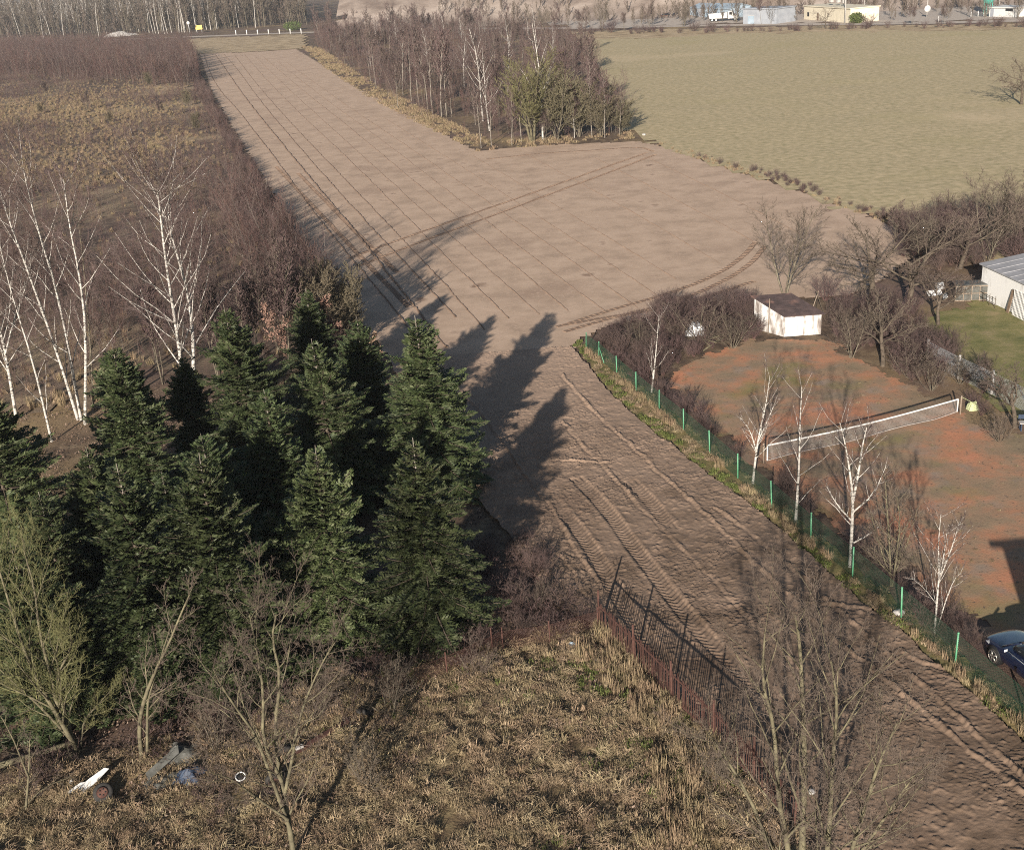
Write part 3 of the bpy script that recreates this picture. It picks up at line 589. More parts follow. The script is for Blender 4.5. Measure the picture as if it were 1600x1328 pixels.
st_hbush = stock(3, lambda i: tree_mesh('hbush%d' % i, 2.6, .03, params(seg=[4, 3, 2, 2], wig=[.1, .14, .18, .2], up=[.3, .25, .2, .1], tip=[.35, .35, .5, .6], sides=[4, 3, 3, 3], kids=[9, 6, 4], t0=[.2, .15, .1], ang=[42, 42, 42], ratio=[.5, .5, .5], split=1, rmin=.006), 320+i, m_grey, m_twigt, 7, .6))
st_willow = tree_mesh('willow', 9, .12, params(kids=[16, 10, 7], t0=[.2, .15, .1], ang=[34, 34, 34], ratio=[.5, .45, .5], up=[.1, .5, .4, .3], rmin=.011), 341, m_moss, m_twigo, 4, .28)
saps = [tree_mesh('sap%d' % i, h, .022, PB_sap, 400+i, mt, m_twig if i % 2 else m_twigr) for i, (h, mt) in enumerate([(4.5, m_pale), (4, m_twigr), (3.2, m_twig), (4.8, m_pale), (2.6, m_twigr)])]
def joined(name, pr):                         # trunk and crown of a stock tree as one mesh with both materials
    bm = bmesh.new(); bm.from_mesh(pr[0]); n0 = len(bm.faces); bm.from_mesh(pr[1])
    me = bpy.data.meshes.new(name); bm.faces.ensure_lookup_table()
    for f in bm.faces[n0:]: f.material_index = 1
    bm.to_mesh(me); bm.free(); me.materials.append(pr[0].materials[0]); me.materials.append(pr[1].materials[0]); return me
col_sap = proto_col('sapling_stock', [joined('sapj%d' % i, s) for i, s in enumerate(saps)])
col_bush = proto_col('bush_stock', [joined('bushj%d' % i, s) for i, s in enumerate(st_bush)])
st_twiggy = stock(3, lambda i: tree_mesh('bramble%d' % i, 1.3, .011, params(seg=[4, 3, 2], wig=[.2, .2, .2], up=[-.2, .1, .1], tip=[.4, .4, .5], sides=[3, 3, 3], kids=[6, 4], t0=[.2, .1], ang=[45, 45], ratio=[.45, .5], split=1, rmin=.005), 360+i, m_twigr, m_twig, 9, .9))
col_bram = proto_col('bramble_stock', [joined('bramj%d' % i, s) for i, s in enumerate(st_twiggy)])
HEATH = 1
# ------------------------------------------------------------------ thicket left of the field
th_poly = L2([(-60, 78), (300, 84), (318, 130), (345, 185), (375, 238), (408, 292), (445, 352), (478, 402), (525, 462), (562, 522), (590, 570), (500, 590), (400, 575), (330, 590), (220, 580), (150, 640), (-80, 640)])
sheet('heath_ground', th_poly, m_heath, .005, 1.2, .12, .3, rag=2, dyk=.01)
gaps = [(g(120, 215), 10), (g(250, 220), 6), (g(160, 262), 5), (g(215, 182), 8), (g(150, 175), 9), (g(290, 262), 3), (g(230, 240), 5), (g(190, 275), 5), (g(60, 165), 16), (g(20, 185), 14), (g(90, 250), 6), (g(35, 270), 5), (g(150, 620), 4), (g(60, 640), 5)]
def th_d(X, Y):
    v = np.clip((fbm(X*.06, Y*.06, 12)-.33)*4.5, .1, 1)
    for p, r in gaps: v = v*(1-.93*np.exp(-((X-p.x)**2+(Y-p.y)**2*.35)/(r*r)))
    return v*np.where(Y < 125, 1.0, .55)
scatter('birch_thicket', 'purple brown thicket of bare saplings left of the ploughed field', 'thicket', fill(th_poly, 1.5, 5, th_d), col_sap, 5, .25, .75, .07, 5)
dense = L2([(-80, 118), (120, 128), (290, 140), (312, 128), (300, 84), (-60, 80)])
scatter('sapling_stand', 'dense dark stand of taller bare saplings near the far end of the field', 'thicket', fill(dense, .26, 6), col_sap, 5, 1.35, 1.9, .05, 6)
edge = L2([(372, 300), (445, 352), (478, 402), (525, 462), (562, 522), (500, 560), (430, 520), (385, 420), (350, 340)])
scatter('edge_thicket', 'dense bluish brown thicket beside the shaded left edge of the field', 'thicket', fill(edge, 2.0, 16), col_sap, 5, .4, 1.1, .14, 16)
scatter('field_edge_scrub', 'low scrub along the left edge of the ploughed field', 'scrub', fill(L2([(300, 95), (322, 140), (347, 185), (377, 235), (412, 290), (447, 350), (482, 400), (532, 460), (568, 520), (556, 525), (515, 465), (465, 402), (430, 350), (395, 290), (360, 235), (330, 185), (305, 140)]), .8, 9), col_bush, 4, .3, .7, .1, 9)
rnt = random.Random(12)
for i, (b, h_, lab) in enumerate([((345, 606), 8.0, 'right behind the twin white birch'), ((400, 588), 7.2, 'left of the thin reddish oak'), ((448, 575), 8.2, 'behind the thin reddish oak'), ((500, 560), 7.0, 'left of the pinkish brown oak'), ((540, 545), 6.0, 'nearest the shaded field edge'), ((255, 600), 7.5, 'left of the twin white birch'), ((470, 530), 6.0, 'farther back by the field edge'), ((430, 500), 6.2, 'beyond the oaks midway to the field edge'), ((500, 500), 5.2, 'at the shaded field edge beyond the oaks')]):
    pr = (st_multi+st_bushy)[i % 5]; put_tree('bare_tree', 'dense bare purple brown tree behind the firs, '+lab, pr, g(*b), h_/(9 if i % 5 < 3 else 7), i*1.3, 'bare trees behind the firs')
for i, p in enumerate([Vector(q) for q in fill(th_poly, .004, 17)][:34]):
    side = 'near the field edge' if p.x/p.y > -.2 else 'far from the field'; dd = 'close behind the white birches' if p.y < 110 else 'midway along the field' if p.y < 200 else 'toward the far road'
    put_tree('bare_tree', 'taller bare sapling in the left thicket '+side+', '+dd, rnt.choice(st_multi+st_bushy), p, rnt.uniform(.32, .62), rnt.uniform(0, 6.3), 'taller saplings in the left thicket')
# ------------------------------------------------------------------ grove between field and meadow
grove = L2([(488, 70), (540, 110), (600, 150), (670, 190), (755, 228), (850, 222), (985, 212), (968, 165), (930, 105), (900, 66), (800, 50), (600, 46), (500, 48)])
gp = fill(grove, .026, 21); rn = random.Random(4); gp = [Vector(p) for p in gp]; rn.shuffle(gp)
for i, p in enumerate(gp[:150]):
    far = p.y; r = rn.random(); k = (.68 if far < 190 else .9)*rn.uniform(.5, 1.3)
    wh_ = ('near' if far < 205 else 'middle' if far < 280 else 'far')+' part of the grove, '+('field' if p.x/p.y < np.interp(far, [160, 220, 300, 400], [.06, .01, -.05, -.1]) else 'meadow')+' side'
    if r < .42: put_tree('bare_tree', 'slender bare tree with pale trunk in the '+wh_, rn.choice(st_grove), p, k, rn.uniform(0, 6.3), 'bare trees in the grove')
    elif r < .88: put_tree('bare_tree', 'many-stemmed bare purple brown tree in the '+wh_, rn.choice(st_multi), p, k, rn.uniform(0, 6.3), 'many-stemmed trees in the grove')
    else: put_tree('birch_tree', 'small birch standing in the '+wh_, rn.choice(st_birch), p, k*.95, rn.uniform(0, 6.3), 'birches in the grove')
scatter('grove_undergrowth', 'purple brown undergrowth filling the grove between field and meadow', 'undergrowth', fill(grove, .26, 22, lambda X, Y: np.clip((fbm(X*.06, Y*.06, 77)-.36)*4, .12, 1)), col_sap, 5, .5, 1.5, .08, 22)
FR = [((690, 183), (640, 60)), ((655, 165), (610, 55)), ((668, 172), (650, 70)), ((676, 178), (672, 62)), ((698, 181), (690, 70)), ((706, 178), (705, 80)), ((630, 150), (600, 50)), ((643, 158), (630, 60)), ((588, 138), (580, 70)), ((622, 170), (600, 100))]
ORD = ['leftmost', 'second from the left', 'third from the left', 'fourth from the left', 'fifth from the left', 'fifth from the right', 'fourth from the right', 'third from the right', 'second from the right', 'rightmost']
for i, (b, t) in enumerate(sorted(FR)):
    p = g(*b); h = ht(t[0], t[1], p); put_tree('bare_tree', 'pale thin trunk at the grove front by the field, '+ORD[i]+' of ten', st_grove[i % 4], p, h/10, i*1.3, 'pale trunks at the grove front')
for i, (b, t, lab) in enumerate([((848, 218), (862, 32), 'bright white forked birch standing tallest at the near end of the grove'), ((755, 190), (732, 42), 'thin white birch rising from the middle of the grove'), ((765, 205), (750, 80), 'faint white birch beside the thin one in the grove')]):
    p = g(*b); h = ht(t[0], t[1], p); put_tree('birch_tree', lab, st_birch[i], p, h/10, i*2.)
NR = [((752, 232), (745, 150)), ((768, 228), (770, 140)), ((800, 228), (795, 150)), ((852, 222), (850, 165)), ((898, 215), (885, 140)), ((925, 215), (925, 110)), ((945, 216), (950, 120)), ((968, 212), (972, 150)), ((880, 213), (878, 120)), ((815, 222), (820, 130))]
for i, (b, t) in enumerate(sorted(NR)):
    p = g(*b); h = ht(t[0], t[1], p); put_tree('bare_tree', 'small bare tree on the near edge of the grove, '+ORD[i]+' of ten', (st_grove+st_multi)[i % 7], p, h/9.5, i*1.7, 'small trees on the near edge of the grove')
for i, (b, t, lab) in enumerate([((905, 214), (900, 118), 'olive brown bushy tree at the near right end of the grove'), ((940, 214), (945, 128), 'wide olive brown tree at the right corner of the grove'), ((970, 210), (968, 150), 'low olive brown tree at the meadow corner of the grove'), ((870, 218), (868, 105), 'olive brown tree just right of the forked birch in the grove')]):
    p = g(*b); h = ht(t[0], t[1], p); put_tree('bare_tree', lab, st_bushy[i % 2], p, (h/7*1.15, h/7*1.15, h/7), i*2.2)
p = g(832, 221); put_tree('willow_tree', 'yellow green willow glowing at the near end of the grove', st_willow, p, (ht(832, 95, p)/8*1.5, ht(832, 95, p)/8*1.5, ht(832, 95, p)/8), 1)
scatter('grove_edge_grass', 'tan dry grass along the foot of the grove', 'grass', fill(L2([(470, 72), (510, 108), (570, 150), (650, 192), (700, 216), (748, 238), (860, 228), (990, 218), (985, 208), (860, 216), (770, 222), (700, 190), (640, 160), (560, 115), (500, 75)]), 2.4, 23, lambda X, Y: np.clip((fbm(X*.12, Y*.12, 14)-.3)*3, .12, 1)), proto_col('tall_straw', [tuft_mesh('tstraw%d' % i, 60+i, 45, .3, .75, .45, .035, m_straw, .5) for i in range(3)]), 3, .5, 1.1, .1, 23)
# ------------------------------------------------------------------ far forest at top left
rn = random.Random(8)
far_b = stock(3, lambda i: tree_mesh('farb%d' % i, 22, .2, params(kids=[12, 6, 4], t0=[.4, .2, .1], ang=[34, 36, 36], ratio=[.3, .45, .5], up=[.05, .5, .35, .3], rmin=.045), 500+i, m_birch, m_twigt))
far_g = stock(3, lambda i: tree_mesh('farg%d' % i, 21, .2, params(kids=[14, 7, 5], t0=[.25, .2, .1], ang=[34, 36, 36], ratio=[.34, .45, .5], up=[.05, .5, .35, .3], rmin=.055), 510+i, m_grey, m_twigt))
fl = L2([(-60, 66), (100, 60), (250, 54), (330, 49), (400, 44), (480, 40)])
for i in range(190):
    q = rn.random()*(len(fl)-1); k = int(q); p = fl[k].lerp(fl[k+1], q-k); dep = rn.random()**1.6*70; p = p+p.normalized()*dep
    if q > 4.2 and rn.random() < .5: continue
    b = rn.random() < (.5 if q < 3 else .25); zn = ['at the left edge', 'left of the pale heap', 'right of the pale heap', 'behind the yellow board', 'right of the yellow board'][min(int(q), 4)]+(', front rows' if dep < 18 else ', deeper in')
    put_tree('birch_tree' if b else 'bare_tree', 'white-stemmed birch in the far forest '+zn if b else 'grey bare tree in the far forest '+zn, rn.choice(far_b if b else far_g), (p.x, p.y, 0), rn.uniform(.75, 1.15), rn.uniform(0, 6.3), 'birches in the far forest' if b else 'grey trees in the far forest')
fpoly = [p+p.normalized()*d for p, d in zip(fl, [6]*6)]+[p+p.normalized()*130 for p in fl[::-1]]
col_farsap = proto_col('far_scrub_stock', [joined('farsap%d' % i, tree_mesh('fs%d' % i, 9, .07, params(seg=[4, 3, 2], kids=[14, 6], t0=[.1, .1], ang=[34, 38], ratio=[.4, .5], up=[.1, .4, .3], sides=[4, 3, 3], rmin=.07, split=1), 530+i, m_grey, m_twigt)) for i in range(3)])
scatter('forest_understorey', 'grey brown understorey of the far forest at top left', 'undergrowth', fill(fpoly, .03, 31), col_farsap, 3, .6, 1.5, .05, 31)
scatter('forest_backdrop', 'bare treetops of the forest deep behind the far road', 'forest', fill([p+p.normalized()*60 for p in fl]+[p+p.normalized()*320 for p in fl[::-1]], .012, 32), proto_col('far_tree_stock', [joined('ftj%d' % i, t) for i, t in enumerate(far_g+far_b)]), 6, .8, 1.2, .03, 32)
# ------------------------------------------------------------------ trees and scrub at top centre and right
TR = [((940, 46), (935, -12), 'ash', 'bare tree by the far road just left of the blue shed'), ((1068, 42), (1060, -10), 'ash', 'bare tree in front of the blue shed'), ((1015, 42), (1010, 0), 'multi', 'bare tree between the grove and the blue shed'), ((975, 50), (975, 15), 'multi', 'dark bare bush left of the blue shed'), ((955, 52), (955, 28), 'bush', 'reddish bush by the road left of the blue shed'),
 ((1190, 38), (1190, -10), 'multi', 'thin white stems behind the grey blue building'), ((1205, 38), (1203, 5), 'ash', 'small bare tree in front of the grey blue building'), ((1290, 46), (1285, 10), 'open', 'bare bushy tree in front of the cream building'), ((1358, 44), (1355, 20), 'bush', 'dark bush right of the cream building'), ((1425, 40), (1424, 5), 'multi', 'grey bush on the sandy slope'), ((1300, 47), (1300, 30), 'bush', 'brown bush at the meadow edge below the cream building'), ((1085, 50), (1085, 30), 'bush', 'wide brown bush at the meadow edge below the truck'), ((1110, 50), (1112, 32), 'bush', 'brown bush right of the wide one below the truck'), ((1560, 42), (1560, 22), 'bush', 'brown bush in front of the white building'), ((1600, 44), (1602, 22), 'bush', 'brown bush at the right edge below the white building'), ((850, 48), (850, 8), 'ash', 'bare tree beyond the grove near the road'), ((905, 48), (905, 12), 'multi', 'bare tree beyond the meadow corner'), ((1475, 38), (1475, 8), 'multi', 'bare sapling by the slope road'), ((1150, 36), (1152, -20), 'ash', 'bare tree behind the white truck'), ((1590, 30), (1592, -20), 'ash', 'bare tree behind the white building'), ((1540, 28), (1540, -20), 'ash', 'bare tree left of the teal silo'), ((1340, 30), (1340, -10), 'multi', 'bare tree behind the poles')]
HS = {'ash': (st_ash, 7.2), 'multi': (st_multi, 9.5), 'bush': (st_bush, 2.6), 'open': (st_open, 6.2)}
thick = {}
def thicken(me, f):                           # stouter copy of a stock mesh for plants far away
    return me
def top_of(pr): return max(max(v.co.z for v in pr[0].vertices), max(v.co.z for v in pr[1].vertices))
for k in HS: HS[k] = (HS[k][0], sum(top_of(q) for q in HS[k][0])/len(HS[k][0]))
for i, (b, t, k, lab) in enumerate(TR):
    p = g(*b); h = ht(t[0], t[1], p); put_tree('bush' if k == 'bush' else 'bare_tree', lab, HS[k][0][i % len(HS[k][0])], p, (h/HS[k][1]*(1.5 if k == 'bush' else 1), h/HS[k][1]*(1.5 if k == 'bush' else 1), h/HS[k][1]), i*1.1, cat='bush' if k == 'bush' else 'tree')
scatter('pit_scrub', 'scattered bare scrub on the sandy slope and along the far road', 'scrub', fill(L2([(500, 40), (900, 44), (1150, 36), (1500, 32)])+[Vector((420, 420)), Vector((200, 560)), Vector((-60, 560))], .022, 33, None, lambda X, Y: np.maximum(0, bank(X, Y))), col_farsap, 3, .3, .85, .05, 33)
scatter('meadow_edge_scrub', 'low brown scrub between meadow and far road', 'scrub', fill(L2([(900, 56), (1150, 52), (1400, 47), (1640, 42), (1640, 38), (1400, 43), (1150, 48), (900, 51)]), .06, 34), col_bush, 4, .4, 1.0, .1, 34)
scatter('meadow_border_scrub', 'reddish dry weeds between ploughed field and meadow', 'scrub', fill(L2([(1025, 226), (1120, 258), (1230, 292), (1340, 333), (1420, 365), (1440, 350), (1340, 318), (1235, 280), (1130, 250), (1040, 222)]), 1.3, 35, lambda X, Y: np.clip((fbm(X*.2, Y*.2, 24)-.35)*3, .05, 1)), col_bush, 4, .1, .4, .15, 35)
# ------------------------------------------------------------------ white birches along the green fence
PBf = params(tip=[.12, .25, .3, .5], kids=[12, 7, 6], t0=[.2, .2, .15], ang=[40, 36, 36], ratio=[.4, .45, .5], shape=[.5, .4, .3], up=[.05, .45, .3, .1], rmin=.005, sides=[7, 5, 4, 3], rr=[.36, .5, .6])
FBI = [((1176, 757), [[(1176, 757), (1181, 712), (1186, 680), (1196, 640), (1203, 590)], [.6, (1182, 705), (1172, 672), (1156, 650)], [.6, (1184, 690), (1200, 655), (1212, 626)]], .075, 'forked white birch nearest the net post, behind the green fence'),
 ((1243, 818), [[(1243, 818), (1246, 775), (1249, 720), (1250, 660), (1253, 605)]], .085, 'single straight white birch behind the green fence'),
 ((1328, 888), [[(1328, 888), (1331, 830), (1333, 780), (1327, 735), (1320, 690), (1312, 660)], [.75, (1333, 782), (1342, 735), (1348, 690), (1356, 660)], [.5, (1332, 815), (1308, 790), (1290, 760)], [.5, (1333, 800), (1365, 770), (1385, 730)], [.45, (1330, 850), (1355, 838), (1376, 822)]], .09, 'spreading white birch, largest of those by the green fence'),
 ((1460, 990), [[(1460, 990), (1464, 940), (1468, 890), (1466, 850), (1471, 795)], [.7, (1467, 910), (1476, 860), (1480, 825)], [.7, (1470, 900), (1490, 850), (1499, 815)], [.6, (1464, 985), (1476, 945), (1490, 910), (1502, 898)], [.3, (1462, 942), (1445, 915), (1425, 895)]], .05, 'slender many-stemmed white birch in front of the dark blue car'),
 ((1018, 615), [[(1018, 615), (1022, 580), (1026, 540), (1030, 490)]], .065, 'small white birch beside the far end of the green fence')]
for i, (b, st, r, lab) in enumerate(FBI): traced('birch_tree', lab, b, st, r, PBf, m_birch, m_birtw, 30+i, group='white birches along the green fence', depth=.12)
traced('bare_tree', 'brown bare shrub-like tree between two birches behind the green fence', (1392, 915), [[(1392, 915), (1390, 860), (1385, 800), (1380, 760)], [(1394, 915), (1402, 860), (1408, 800), (1402, 765)], [.7, (1393, 905), (1415, 860), (1432, 810)], [.7, (1391, 900), (1372, 860), (1360, 815)]], .05, params(kids=[16, 8, 5], t0=[.1, .1, .1], ratio=[.42, .45, .5], rmin=.006), m_moss, m_twigt, 41)
# ------------------------------------------------------------------ fruit and garden trees right
RT = [((1226, 460), (1236, 318), 'ash', 'tall thin bare tree behind the white shed'), ((1362, 480), (1340, 345), 'open', 'dark-limbed bare fruit tree right of the white shed'), ((1417, 487), (1430, 345), 'open', 'bare fruit tree with forked dark trunk left of the white junk'), ((1466, 508), (1470, 430), 'open', 'small bare fruit tree in the lawn before the white hut'), ((1379, 572), (1385, 470), 'open', 'low bare fruit tree at the corner of the clay court'), ((1542, 408), (1550, 268), 'ash', 'big bare tree behind the grey roof of the white hut'), ((1500, 420), (1480, 318), 'open', 'bare tree left of the white hut, before the meadow'), ((1590, 400), (1595, 275), 'ash', 'bare tree at the right edge behind the hut roof'), ((1440, 415), (1425, 330), 'ash', 'bare tree between ploughed field and hut'), ((1586, 668), (1570, 570), 'open', 'bare shrubby tree beside the blue bench at the right edge'), ((1596, 164), (1598, 92), 'open', 'lone bare tree standing in the meadow at the right edge'), ((1290, 470), (1295, 425), 'bush', 'bare bush right behind the white shed'), ((1330, 560), (1335, 480), 'ash', 'bare shrub in the hedge at the court corner'), ((1540, 350), (1530, 285), 'ash', 'thin bare tree at the meadow border'), ((1400, 380), (1385, 320), 'multi', 'thin bare tree where field and meadow meet')]
for i, (b, t, k, lab) in enumerate(RT):
    p = g(*b); h = ht(t[0], t[1], p)*1.08; s = h/HS[k][1]; put_tree('bush' if k == 'bush' else 'bare_tree', lab, HS[k][0][i % len(HS[k][0])], p, (s*1.25, s*1.25, s), i*1.37+.4, cat='bush' if k == 'bush' else 'tree')
for i, (b, t, lab) in enumerate([((1095, 540), (1100, 455), 'big bare bush left of the white shed with sheet metal in it'), ((1145, 545), (1140, 480), 'bare bush right against the white shed wall'), ((1060, 530), (1062, 478), 'bare bush behind the small birch at the fence end'), ((1000, 545), (1000, 490), 'bare bush at the corner where the fence begins'), ((1320, 515), (1318, 470), 'bare bush between shed and fruit trees'), ((1420, 590), (1425, 520), 'dense bare bush along the right side of the court'), ((1455, 610), (1460, 545), 'bare bush near the net post'), ((1500, 600), (1500, 550), 'bare bush beside the white concrete posts'), ((1350, 530), (1355, 480), 'bare bush behind the court corner'), ((1560, 690), (1560, 640), 'low bare bush at the right edge below the bench')]):
    p = g(*b); h = ht(t[0], t[1], p); s = h/2.9; put_tree('bush', lab, st_hbush[i % 3], p, (s*1.25, s*1.25, s), i*.9, cat='bush')
hedge_poly = [Vector(p)+fnor*.35 for p in FN[:-2]]+[Vector(p)+fnor*(2.2 if i < 3 else 1.7) for i, p in list(enumerate(FN[:-2]))[::-1]]
scatter('fence_brush', 'purple bare brush growing along the court side of the green fence', 'brush', fill(hedge_poly, 2.2, 51, lambda X, Y: np.clip((fbm(X*.5, Y*.5, 44)-.3)*2.6, .1, 1)), col_bush, 4, .2, .62, .15, 51)
scatter('garden_brush', 'tangled bare brush between shed, court and fruit trees', 'brush', fill(L2([(930, 535), (1050, 478), (1185, 475), (1185, 530), (1120, 545), (1055, 575), (1030, 600), (960, 575)]), 1.3, 52), col_bush, 4, .25, .72, .1, 52)
scatter('hedge_brush', 'tangled purple brown hedge along the right side of the court', 'brush', fill(L2([(1300, 478), (1420, 478), (1440, 520), (1500, 560), (1560, 600), (1540, 655), (1480, 625), (1400, 590), (1305, 532)]), .8, 53), col_bush, 4, .25, .75, .1, 53)
scatter('boundary_brush', 'brown brush between the ploughed field, meadow and garden', 'brush', fill(L2([(1400, 372), (1480, 340), (1640, 330), (1640, 400), (1500, 425), (1420, 430)]), .45, 54), col_bush, 4, .6, 1.2, .1, 54)
# ------------------------------------------------------------------ grasses and litter
col_straw = proto_col('straw_tufts', [tuft_mesh('straw%d' % i, 20+i, 110, .18, .46, .34, .016, m_straw, 1.05) for i in range(5)])
col_stand = proto_col('standing_straw', [tuft_mesh('stand%d' % i, 30+i, 60, .35, .75, .2, .014, m_straw, .3) for i in range(4)])
col_green = proto_col('green_tufts', [tuft_mesh('greent%d' % i, 40+i, 60, .08, .22, .22, .02, m_greeng, .4) for i in range(3)])
col_leaf = proto_col('leaf_litter', [leaf_mesh('leafp%d' % i, 50+i, 16, .35, .08, m_leaf) for i in range(4)])
def patch(fr, s, lo, hi): return lambda X, Y: np.clip((fbm(X*fr, Y*fr, s)-lo)/(hi-lo), 0, 1)
scatter('dry_grass', 'matted tan dry grass in the foreground clearing', 'grass', fill(rough_poly, 14, 61, patch(.55, 3, .26, .46), rough_relief), col_straw, 5, .5, 1.1, .3, 61)
scatter('standing_grass', 'tall pale grass along the rusty fence', 'grass', fill(L2([(900, 985), (945, 990), (1000, 1050), (1065, 1115), (1140, 1195), (1100, 1330), (1000, 1330), (1010, 1180), (960, 1090), (890, 1020)]), 7, 62, patch(.4, 5, .3, .6), rough_relief), col_stand, 4, .8, 1.4, .12, 62)
scatter('green_grass', 'patches of green grass in the foreground clearing', 'grass', fill(rough_poly, 5, 63, patch(.35, 9, .55, .7), rough_relief), col_green, 3, .8, 1.4, .1, 63)
scatter('leaf_litter', 'brown fallen leaves strewn over the foreground clearing', 'leaves', fill(rough_poly, 6, 64, patch(.3, 7, .45, .65), lambda X, Y: rough_relief(X, Y)+.03), col_leaf, 4, .7, 1.3, .2, 64)
wood_poly = L2([(-150, 640), (160, 610), (330, 600), (420, 580), (600, 570), (640, 640), (740, 790), (830, 900), (930, 985), (760, 1020), (450, 1100), (250, 1170), (-150, 1240)])
scatter('wood_litter', 'brown fallen leaves on the ground among firs and birches', 'leaves', fill(wood_poly, 2.6, 65), col_leaf, 4, .8, 1.6, .15, 65)
scatter('verge_grass', 'tan and brown grass between ploughed strip and green fence', 'grass', fill(verge_poly, 5, 66, patch(.5, 4, .3, .55), verge_relief), col_straw, 5, .4, .85, .15, 66)
scatter('verge_green', 'low green grass along the edge of the ploughed strip', 'grass', fill([Vector(p) for p in VERGE_R]+[Vector(p)+fnor*.5 for p in VERGE_R[::-1]], 8, 67, patch(.4, 8, .35, .5), verge_relief), col_green, 3, .8, 1.3, .1, 67)
scatter('fence_straw', 'tan tall grass clumps at the foot of the green fence', 'grass', fill([Vector(p)-fnor*.45 for p in FN]+[Vector(p)+fnor*.1 for p in FN[::-1]], 9, 68, patch(.45, 2, .42, .6), verge_relief), col_stand, 4, .5, .95, .12, 68)
scatter('heath_grass', 'pale dry grass between the saplings left of the field', 'grass', fill(th_poly, 1.2, 69, lambda X, Y: sum(np.exp(-((X-p.x)**2+(Y-p.y)**2*.35)/(1.6*r*r)) for p, r in gaps)*.6+.08), col_stand, 4, .7, 1.4, .2, 69)
bram_poly = L2([(640, 1030), (720, 960), (735, 850), (830, 830), (880, 930), (935, 985), (880, 1000), (800, 1030), (700, 1060)])
scatter('bramble_patch', 'reddish brown brambles and brush between the firs and the rusty fence', 'brush', fill(bram_poly, 1.3, 71), col_bram, 3, .6, 1.2, .2, 71)
scatter('bramble_sprigs', 'thin reddish saplings among the brambles', 'brush', fill(bram_poly, .22, 72), col_bush, 4, .35, .6, .15, 72)
scatter('wood_edge_brush', 'brown brush in front of the firs at lower left', 'brush', fill(L2([(-60, 1200), (150, 1165), (300, 1120), (450, 1060), (620, 1010), (700, 1050), (560, 1090), (400, 1160), (200, 1210), (-60, 1260)]), .95, 73), col_bram, 3, .7, 1.4, .2, 73)
scatter('court_weeds', 'short brown weeds scattered over the clay court', 'weeds', fill(court_poly, .9, 74, patch(.25, 6, .45, .62)), col_straw, 5, .2, .42, .2, 74)
scatter('border_grass', 'tan tall grass between ploughed field and meadow', 'grass', fill(L2([(1025, 228), (1120, 260), (1230, 294), (1340, 335), (1420, 367), (1440, 352), (1340, 322), (1235, 284), (1130, 252), (1040, 223)]), 1.6, 76, patch(.2, 13, .3, .55)), col_stand, 4, .5, 1.1, .15, 76)
# ------------------------------------------------------------------ foreground trees
PBg = params(seg=[6, 4, 3, 2, 2], wig=[.05, .1, .15, .18, .2], up=[.1, .3, .3, .25, .15], tip=[.2, .25, .3, .4, .6], sides=[8, 6, 5, 4, 3], kids=[14, 8, 5, 4], t0=[.16, .15, .12, .1], ang=[40, 40, 42, 42], ratio=[.4, .45, .45, .5], shape=[.45, .45, .4, .3], rr=[.48, .55, .6, .6], split=2, rmin=.0038)
PBbig = dict(PBg); PBbig.update(kids=[15, 9, 6, 4], ratio=[.42, .46, .45, .5])
traced('bare_tree', 'large many-stemmed bare tree with lichened limbs at the bottom right', (1262, 1420), [[(1255, 1420), (1252, 1330), (1255, 1250), (1252, 1150), (1245, 1060), (1240, 985)], [.8, (1248, 1420), (1225, 1330), (1215, 1250), (1208, 1150), (1190, 1060), (1195, 990)], [.8, (1272, 1420), (1292, 1330), (1298, 1240), (1302, 1150), (1310, 1060), (1300, 990)], [.7, (1280, 1420), (1325, 1320), (1350, 1240), (1372, 1160), (1400, 1090)], [.6, (1245, 1420), (1205, 1330), (1165, 1240), (1125, 1170), (1115, 1140)], [.6, (1278, 1420), (1345, 1330), (1400, 1260), (1430, 1210)]], .12, PBbig, m_moss, m_twigt, 71, depth=.3)
traced('bare_tree', 'bare tree with forked grey trunk at the bottom left of centre', (462, 1350), [[(462, 1350), (452, 1290), (438, 1210), (432, 1150), (440, 1060), (425, 1000), (432, 960)], [.7, (455, 1300), (425, 1220), (400, 1150), (375, 1110), (345, 1060), (330, 1020)], [.7, (440, 1220), (410, 1160), (412, 1080), (400, 1010), (388, 950)], [.6, (445, 1240), (455, 1180), (465, 1100), (500, 1040), (520, 990)], [.5, (450, 1280), (400, 1240), (360, 1200), (330, 1180)]], .095, PBg, m_moss, m_twigt, 72, depth=.3)
PBl = dict(PBg); PBl.update(kids=[10, 7, 5, 3], ratio=[.3, .45, .45, .5])
traced('bare_tree', 'leaning bare tree with pale upper stem in front of the firs', (226, 1188), [[(222, 1188), (218, 1140), (226, 1090), (245, 1040), (262, 1000), (280, 950), (298, 905)], [.7, (230, 1188), (230, 1120), (232, 1090), (250, 1030), (268, 990)], [.35, (230, 1110), (260, 1085), (300, 1075)]], .09, PBl, m_moss, m_twigt, 73, depth=.2)
PBw = dict(PBg); PBw.update(kids=[15, 9, 6, 4], ratio=[.42, .5, .45, .5], up=[.1, .35, .35, .3, .2])
traced('willow_tree', 'olive twigged willow with crooked stems at the left edge', (120, 1172), [[(122, 1172), (100, 1130), (72, 1085), (50, 1045), (30, 990), (10, 930), (-5, 880)], [.9, (120, 1165), (92, 1110), (75, 1040), (60, 980), (55, 920), (40, 870)], [.8, (112, 1150), (98, 1100), (85, 1050), (110, 1000), (100, 950)], [.5, (126, 1165), (132, 1130), (150, 1100), (190, 1075)], [.6, (115, 1160), (70, 1120), (20, 1090), (-30, 1040)]], .10, PBw, m_moss, m_twigo, 74, depth=.4)
